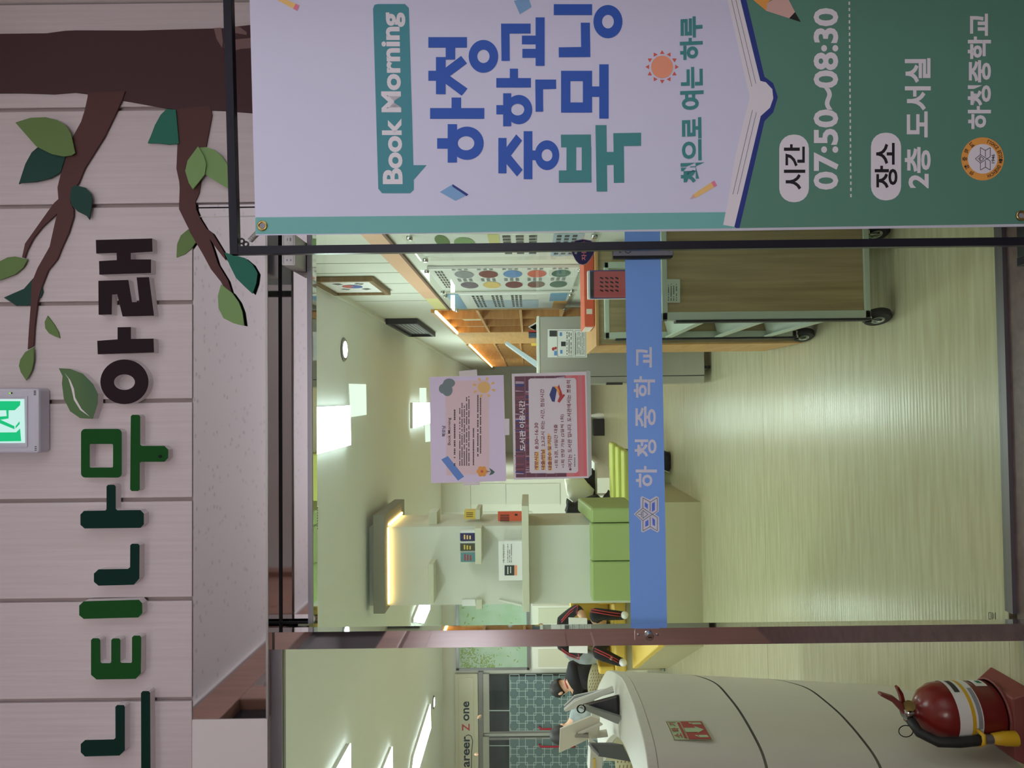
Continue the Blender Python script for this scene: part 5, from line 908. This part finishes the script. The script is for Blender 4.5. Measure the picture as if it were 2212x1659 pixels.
# perforated chair
def chair(name, c, rz, label):
    t = thing(name, tuple(c), label, 'chair'); t.rotation_euler.z = rz; ORG[t] = Vc((0, 0, 0)); bm_ = MB(); n = 9
    for th in (0,):
        o_, i_ = [], []
        for k in range(n): u = -1 + 2 * k / (n - 1); o_.append((u * .22, -.22 - .035 * (1 - u * u), .78 - .05 * u * u)); i_.append((u * .2, -.2 - .03 * (1 - u * u), .48 + .02 * u * u))
        vs = o_ + i_; bm_.add(vs, [(k, k + 1, n + k + 1, n + k) for k in range(n - 1)], True)
    b_ = obj('backrest', bm_, 'tan plastic', t); md = b_.modifiers.new('s', 'SOLIDIFY'); md.thickness = .014
    sl = MB()
    for r in range(11):
        for k in range(11):
            u = -.8 + 1.6 * k / 10; z = .76 - .026 * r - .04 * u * u + (.01 if k % 2 else 0); y = -.2312 - .033 * (1 - u * u) - .0 + (.022 * r / 11); sl.add([(u * .21 - .011, y - .004, z), (u * .21 + .009, y - .004, z - .004), (u * .21 + .009, y - .004, z - .012), (u * .21 - .011, y - .004, z - .008)], [(0, 1, 2, 3)])
    obj('perforations', sl, 'oak dark', b_, kind='stuff')
    obj('seat', box(-.22, .22, -.2, .22, .425, .45), 'tan plastic', t, .012)
    for s in (-1, 1):
        obj('leg', MB().tube([(s * .2, -.2, .5), (s * .2, -.2, .42), (s * .21, -.22, .2), (s * .21, -.3, .03)], .016, 8), 'tan plastic', t); obj('leg', MB().tube([(s * .2, .15, .43), (s * .21, .2, .2), (s * .21, .22, .03)], .016, 8), 'tan plastic', t)
        obj('sled_foot', MB().tube([(s * .21, -.32, .016), (s * .21, .26, .016)], .016, 8), 'grey metal', t)
    return t
cc = Vc(J2['pelvis'][0]); chair('perforated_chair', (cc.x + .13, cc.y - .2, 0), -.2, 'tan perforated plastic chair under the person in black')
c3 = PY(5.2)(1262, 1648); chair('perforated_chair', (c3.x, c3.y, 0), .5, 'tan perforated plastic chair at the left behind the desk')
# third reader behind the desk board
Yq = 7.2
def at3(px, py, dy=0): v = PY(Yq + dy)(px, py); return (v.x, v.y, v.z)
J3 = {'pelvis': (at3(1330, 1548, .1), (.15, .13)), 'waist': (at3(1295, 1546, .1), (.14, .12)), 'chest': (at3(1256, 1550, .1), (.16, .13)), 'neck': (at3(1234, 1572, .1), .06), 'head0': (at3(1224, 1580, .1), .085), 'head1': (at3(1214, 1588, .1), .095), 'head2': (at3(1204, 1592, .1), .07),
      'rs': (at3(1246, 1526, .1), .07), 're': (at3(1290, 1520, .1), .055), 'rwrist': (at3(1304, 1540, .3), .035), 'ls': (at3(1258, 1580, .1), .07), 'le': (at3(1298, 1590, .15), .055), 'lwrist': (at3(1304, 1570, .35), .035), 'lh': (at3(1334, 1565, .2), .09), 'lk': (at3(1330, 1575, .55), .07), 'la': (at3(1410, 1575, .5), .045), 'rh': (at3(1334, 1530, .2), .09), 'rk': (at3(1330, 1525, .55), .07), 'ra': (at3(1410, 1525, .5), .045)}
E3 = [('pelvis', 'waist'), ('waist', 'chest'), ('chest', 'neck'), ('neck', 'head0'), ('head0', 'head1'), ('head1', 'head2'), ('chest', 'rs'), ('rs', 're'), ('re', 'rwrist'), ('chest', 'ls'), ('ls', 'le'), ('le', 'lwrist'), ('pelvis', 'lh'), ('lh', 'lk'), ('lk', 'la'), ('pelvis', 'rh'), ('rh', 'rk'), ('rk', 'ra')]
hand(0, J3['lwrist'][0], (.2, .9, 0), (1, 0, .2), J3, E3, 'l'); hand(0, J3['rwrist'][0], (-.2, .9, 0), (-1, 0, .2), J3, E3, 'r')
def mfE(c):
    n = near(J3, c)
    return 1 if n in ('neck', 'head0', 'head1', 'head2') or 'wrist' in n or 'palm' in n or n[1:2] == 'f' or n in ('lta', 'ltb', 'rta', 'rtb') else (0 if n in ('chest', 'waist', 'rs', 're', 'ls', 'le') else 2)
tE = skin_person('person', J3, E3, 'person in pale grey top with black hair bent down behind the desk', mfE, ['cloth grey', 'skin', 'cloth black'])
headmesh(tE, Vc(J3['head1'][0]), .1, 'hair', (-.2, .85, -.55), .4)
st3 = thing('stool', (J3['pelvis'][0][0], J3['pelvis'][0][1], 0), 'plain low stool under the person in grey', 'stool'); c = Vc(J3['pelvis'][0]); obj('seat', box(c.x - .2, c.x + .2, c.y - .18, c.y + .2, c.z - .16, c.z - .11), 'tan plastic', st3, .01)
for sx_ in (-.17, .17):
    for sy_ in (-.15, .17): obj('leg', MB().tube([(c.x + sx_, c.y + sy_, 0), (c.x + sx_, c.y + sy_, c.z - .15)], .014, 8), 'tan plastic', st3)
# ---------------------------------------------------------------- curved desk and what stands on it
OUT = [(-1.39, 1.93), (-1.08, 1.93), (-1.0, 1.94), (-.958, 1.985), (-.94, 2.08), (-.932, 2.2), (-.938, 2.32), (-.952, 2.45), (-.99, 2.6), (-1.06, 2.82), (-1.13, 3.0), (-1.24, 3.2), (-1.34, 3.37), (-1.5, 3.6)]
INN = [(-1.39, 2.12), (-1.22, 2.12), (-1.16, 2.135), (-1.14, 2.17), (-1.138, 2.23), (-1.148, 2.32), (-1.165, 2.42), (-1.185, 2.5), (-1.21, 2.58), (-1.28, 2.757), (-1.385, 2.95), (-1.456, 3.06), (-1.53, 3.15), (-1.68, 3.36)]
def dense(L, k=4):
    R_ = []
    for i in range(len(L) - 1):
        p0, p1, p2, p3 = [Vc(L[max(0, min(len(L) - 1, i + d))]) for d in (-1, 0, 1, 2)]
        for j in range(k): t = j / k; R_.append(.5 * ((2 * p1) + (p2 - p0) * t + (2 * p0 - 5 * p1 + 4 * p2 - p3) * t * t + (3 * p1 - p0 - 3 * p2 + p3) * t ** 3))
    return R_ + [Vc(L[-1])]
oo, ii = dense(OUT), dense(INN); nn = len(oo); ZT = 1.04
dk = thing('curved_desk', (-1.1, 2.6, 0), 'white curved reception desk with level grooves round its front', 'desk')
mb = MB(); mb.add([(v.x, v.y, ZT - .03) for v in oo] + [(v.x, v.y, ZT - .03) for v in ii] + [(v.x, v.y, ZT) for v in oo] + [(v.x, v.y, ZT) for v in ii],
  [(k, k + 1, nn + k + 1, nn + k) for k in range(nn - 1)] + [(2 * nn + k, 3 * nn + k, 3 * nn + k + 1, 2 * nn + k + 1) for k in range(nn - 1)] + [(k, 2 * nn + k, 2 * nn + k + 1, k + 1) for k in range(nn - 1)] + [(nn + k, nn + k + 1, 3 * nn + k + 1, 3 * nn + k) for k in range(nn - 1)] + [(0, nn, 3 * nn, 2 * nn), (nn - 1, 3 * nn - 1, 4 * nn - 1, 2 * nn - 1)])
obj('worktop', mb, 'desk white', dk, .003)
def ox(v, z, e=0): return Vc((v.x - .065 * (ZT - z) / ZT + e, v.y + e * .2, z))
for z0, z1 in ((0, .396), (.404, .711), (.719, ZT - .03)):
    mb = MB(); mb.add([ox(v, z0) for v in oo] + [ox(v, z1) for v in oo], [(k, k + 1, nn + k + 1, nn + k) for k in range(nn - 1)], True); obj('front_panel', mb, 'desk white', dk)
mb = MB(); mb.add([ox(v, 0, -.006) for v in oo] + [ox(v, ZT - .03, -.006) for v in oo], [(k, k + 1, nn + k + 1, nn + k) for k in range(nn - 1)], True); obj('core', mb, 'groove', dk)
mb = MB(); mb.add([(v.x, v.y, 0) for v in ii] + [(v.x, v.y, ZT - .03) for v in ii], [(k, k + 1, nn + k + 1, nn + k) for k in range(nn - 1)], True); obj('inner_face', mb, 'beige base', dk)
# sticker on the desk front
SP = PN((-.9355 - .008, 2.1, .9), (.99, -.12, 0)); zs = zoomed(1420, 1520, 15.8)
sk = thing('extinguisher_sticker', tuple(SP(1480, 1580)), 'red and pale green extinguisher sticker with white arrow on the curved desk', 'sticker')
base_q = [(270, 600), (1515, 590), (1890, 1235), (560, 1245)]
obj('film', MB().prism([SP(*v) for v in zs(base_q)], (.0012, 0, 0)), M('mint', (176, 200, 160), .5).name, sk); SPo = PN((-.9355 - .0062, 2.1, .9), (.99, -.12, 0))
def sq(u, v): a, b, c_, d = [Vc(x) for x in base_q]; p_ = (a * (1 - u) + b * u) * (1 - v) + (d * (1 - u) + c_ * u) * v; return zs([(p_.x, p_.y)])[0]
def sqs(L): return [sq(*x) for x in L]
flat('red_field', [sqs([(.4, .03), (.98, .03), (.98, .97), (.4, .97)])], SPo, M('sticker red', (170, 74, 72), .5).name, sk, .0008); flat('red_bar', [sqs([(.3, .08), (.37, .08), (.37, .92), (.3, .92)])], SPo, 'sticker red', sk, .0008)
flat('arrow', [sqs([(.41, .38), (.72, .38), (.7, .28), (.92, .47), (.7, .66), (.72, .6), (.41, .6)])], SPo, 'mint', sk, .0014); flat('extinguisher_print', [sqs([(.7, .1), (.92, .1), (.94, .2), (.7, .2)]), sqs([(.6, .08), (.68, .1), (.7, .18), (.62, .14)]), sqs([(.7, .76), (.92, .76), (.94, .88), (.7, .88)]), sqs([(.6, .74), (.68, .78), (.7, .86), (.62, .82)])], SPo, 'mint', sk, .0014)
for s, v0, v1 in (('기', .08, .28), ('화', .36, .58), ('소', .66, .9)): text('lettering', s, None, SPo, 'sticker red', sk, .02, .0014, 2, quad=[sq(.06, v1), sq(.06, v0), sq(.26, v0), sq(.26, v1)])
obj('border', MB().ring([SPo(*sq(u, v)) for u, v in ((.02, .02), (.98, .02), (.98, .98), (.02, .98))], [SPo(*sq(u, v)) for u, v in ((.035, .03), (.965, .03), (.965, .97), (.035, .97))]), 'sticker red', sk, kind='flat')
# ring binder tent, papers, board, laptop, trays
zm = zoomed(1160, 1420, 6.9125); Yt = 2.52
def zpoly(name, L, Y, dep, mat, t, bev=.001): return obj(name, MB().prism([PY(Y)(*v) for v in zm(L)], (0, dep, 0)), mat, t, bev)
tbn = thing('tent_binder', tuple(PY(Yt)(*zm([(1250, 800)])[0])), 'black and grey ring binder standing open like a tent on the desk', 'binder')
zpoly('back_cover', [(690, 715), (1225, 570), (1262, 905), (1200, 880)], Yt + .03, .012, 'black', tbn); zpoly('front_cover', [(690, 780), (720, 730), (1262, 900), (1215, 1000), (1180, 990)], Yt - .01, .02, M('binder grey', (140, 142, 138), .4).name, tbn)
zpoly('inner_sheet', [(700, 730), (1190, 600), (1200, 880), (1180, 890)], Yt + .015, .01, M('dk navy', (44, 48, 58), .3).name, tbn)
for k in range(2): p0 = PY(Yt - .012)(*zm([(655 + 12 * k, 770)])[0]); obj('ring', MB().tube([p0 + Vc((math.cos(a_) * .014, .0, math.sin(a_) * .014)) for a_ in [i * .449 for i in range(15)]], .0014, 6), 'gap', tbn)
pst = thing('leaning_papers', tuple(PY(2.62)(*zm([(1150, 500)])[0])), 'stack of papers in a clear stand leaning behind the binder', 'papers')
for k, m in enumerate(('cream', 'paper', 'b grey', 'cream')): zpoly('sheet', [(400, 790 - 22 * k), (560, 660 - 30 * k), (1130, 425 + 8 * k), (1150, 500 + 10 * k), (640, 740 - 20 * k), (430, 815 - 22 * k)], 2.62 + .02 * k, .006, m, pst)
wbd = thing('white_board', tuple(PY(2.75)(*zm([(900, 1200)])[0])), 'white board on a stand seen from behind on the desk', 'board')
zpoly('panel', [(345, 1075), (800, 885), (935, 920), (905, 1160), (330, 1430)], 2.75, .012, M('board white', (222, 214, 196), .5).name, wbd); zpoly('strut', [(610, 1140), (950, 985), (985, 1010), (650, 1160)], 2.73, .012, 'desk white', wbd); zpoly('clip', [(565, 1200), (610, 1150), (770, 1160), (775, 1205)], 2.725, .02, 'grey box', wbd); zpoly('foot', [(820, 900), (940, 910), (930, 1180), (1060, 1160), (1060, 1190), (800, 1220)], 2.755, .05, 'desk white', wbd)
lpt = thing('laptop', tuple(PY(2.35)(*zm([(1200, 1500)])[0])), 'dark grey laptop below the desk rim at the left edge', 'laptop')
zpoly('screen_lid', [(765, 1300), (1120, 1300), (1290, 1330), (1400, 1560), (925, 1480)], 2.6, .015, M('laptop grey', (92, 94, 98), .35).name, lpt); zpoly('edge', [(765, 1310), (925, 1490), (925, 1440), (790, 1295)], 2.59, .02, 'b grey', lpt)
ds = obj('side_table', box(-2.6, -1.72, 2.7, 3.4, .72, .75), 'white', None, .004, 'white work table inside the curved desk', 'table')
for a in ((-1.76, 2.74), (-2.56, 2.74), (-1.76, 3.36), (-2.56, 3.36)): obj('leg', box(a[0] - .02, a[0] + .02, a[1] - .02, a[1] + .02, 0, .72), 'alu', ds)
zpt = thing('desk_tray', tuple(PY(2.5)(*zm([(990, 1620)])[0])), 'white box with yellow strip inside the desk at the left edge', 'box'); zpoly('body', [(800, 1380), (990, 1500), (960, 1800), (780, 1800)], 2.7, .1, 'desk white', zpt); zpoly('strip', [(840, 1515), (875, 1515), (885, 1760), (850, 1760)], 2.695, .01, 'yellow', zpt)
# ---------------------------------------------------------------- fire extinguisher in its tray
ec = Vc((-.885, 2.025, 0)); fe = thing('fire_extinguisher', (ec.x, ec.y, .05), 'red fire extinguisher with white label and yellow nozzle inside the fixed pane', 'fire extinguisher')
obj('cylinder', MB().lathe([(.03, .052), (.074, .054), (.08, .062), (.08, .19), (.076, .215), (.06, .243), (.036, .262), (.02, .268), (.02, .28)], (ec.x, ec.y, 0), n=36), 'ext red', fe)
def band(z0, z1, a0, a1, r, mat, n=14, nm='label'):
    A = [R(a0 + (a1 - a0) * k / n) for k in range(n + 1)]; vs = [(ec.x + math.cos(t) * r, ec.y + math.sin(t) * r, z0) for t in A] + [(ec.x + math.cos(t) * r, ec.y + math.sin(t) * r, z1) for t in A]
    mb = MB(); mb.add(vs, [(k, k + 1, n + 2 + k, n + 1 + k) for k in range(n)], True); return obj(nm, mb, mat, fe)
band(.125, .19, -120, 30, .0808, 'paper'); band(.146, .156, -120, 30, .0816, 'yellow plastic', nm='strap'); band(.165, .18, -30, 10, .0814, 'ink', nm='label_print'); band(.128, .14, -100, -20, .0814, 'b grey', nm='label_print'); band(.075, .108, -15, 25, .0808, 'paper'); band(.082, .096, -5, 8, .0814, 'leaf teal', nm='label_print')
obj('valve', MB().lathe([(.02, .278), (.022, .285), (.022, .3), (.014, .306)], (ec.x, ec.y, 0), n=18), 'chrome', fe)
obj('gauge', MB().lathe([(.015, 0), (.017, .004), (.015, .012)], (ec.x + .018, ec.y - .012, .292), (.7, -.7, .2), 16), 'brass', fe)
obj('handle', MB().prism([(ec.x - .03, ec.y - .01, .296), (ec.x + .0, ec.y - .01, .308), (ec.x + .03, ec.y - .012, .335), (ec.x + .05, ec.y - .014, .372), (ec.x + .058, ec.y - .015, .37), (ec.x + .045, ec.y - .013, .33), (ec.x + .02, ec.y - .01, .3), (ec.x - .02, ec.y - .01, .286)], (0, .022, 0)), 'ext base', fe, .003)
obj('lever', MB().prism([(ec.x + .015, ec.y + .0, .292), (ec.x + .05, ec.y, .3), (ec.x + .07, ec.y, .312), (ec.x + .066, ec.y, .318), (ec.x + .045, ec.y, .309), (ec.x + .015, ec.y, .302)], (0, .018, 0)), 'ext red', fe, .002)
obj('pin_ring', MB().tube([(ec.x - .04 + math.cos(t) * .016, ec.y - .03, .312 + math.sin(t) * .02) for t in [k * .449 for k in range(15)]], .0014, 6), 'gap', fe)
obj('hose', MB().tube([(ec.x - .016, ec.y - .02, .292), (ec.x - .035, ec.y - .05, .286), (ec.x - .048, ec.y - .078, .25), (ec.x - .045, ec.y - .088, .2), (ec.x - .04, ec.y - .09, .155), (ec.x - .036, ec.y - .09, .135)], .0135, 12), 'hose', fe)
obj('hose_ferrule', MB().lathe([(.013, 0), (.013, .022)], (ec.x - .036, ec.y - .09, .112), (0, 0, 1), 12), 'alu', fe); obj('nozzle', MB().lathe([(.02, 0), (.019, .03), (.014, .062), (.012, .064)], (ec.x - .035, ec.y - .09, .048), (0, 0, 1), 18), 'yellow plastic', fe)
obj('nozzle_strap', MB().tube([(ec.x - .055, ec.y - .085, .145), (ec.x - .04, ec.y - .105, .142), (ec.x - .022, ec.y - .1, .14), (ec.x - .016, ec.y - .082, .146)], .006, 8), 'yellow plastic', fe)
tr = thing('extinguisher_tray', (ec.x, ec.y, 0), 'dull red plastic floor tray under the fire extinguisher', 'tray'); x0_, x1_, y0_, y1_ = -1.0, -.79, 1.924, 2.105
mb = MB(); mb.add([(x0_, y0_, 0), (x1_, y0_, 0), (x1_, y1_, 0), (x0_, y1_, 0), (x0_ + .02, y0_ + .015, .05), (x1_ - .025, y0_ + .015, .05), (x1_ - .025, y1_ - .02, .05), (x0_ + .02, y1_ - .02, .05)], [(0, 3, 2, 1), (4, 5, 6, 7), (0, 1, 5, 4), (1, 2, 6, 5), (2, 3, 7, 6), (3, 0, 4, 7)]); obj('body', mb, 'ext base', tr, .004)
obj('rim_ring', MB().lathe([(.086, .05), (.088, .056), (.083, .058), (.082, .05)], (ec.x, ec.y, 0), n=32), 'ext base', tr)
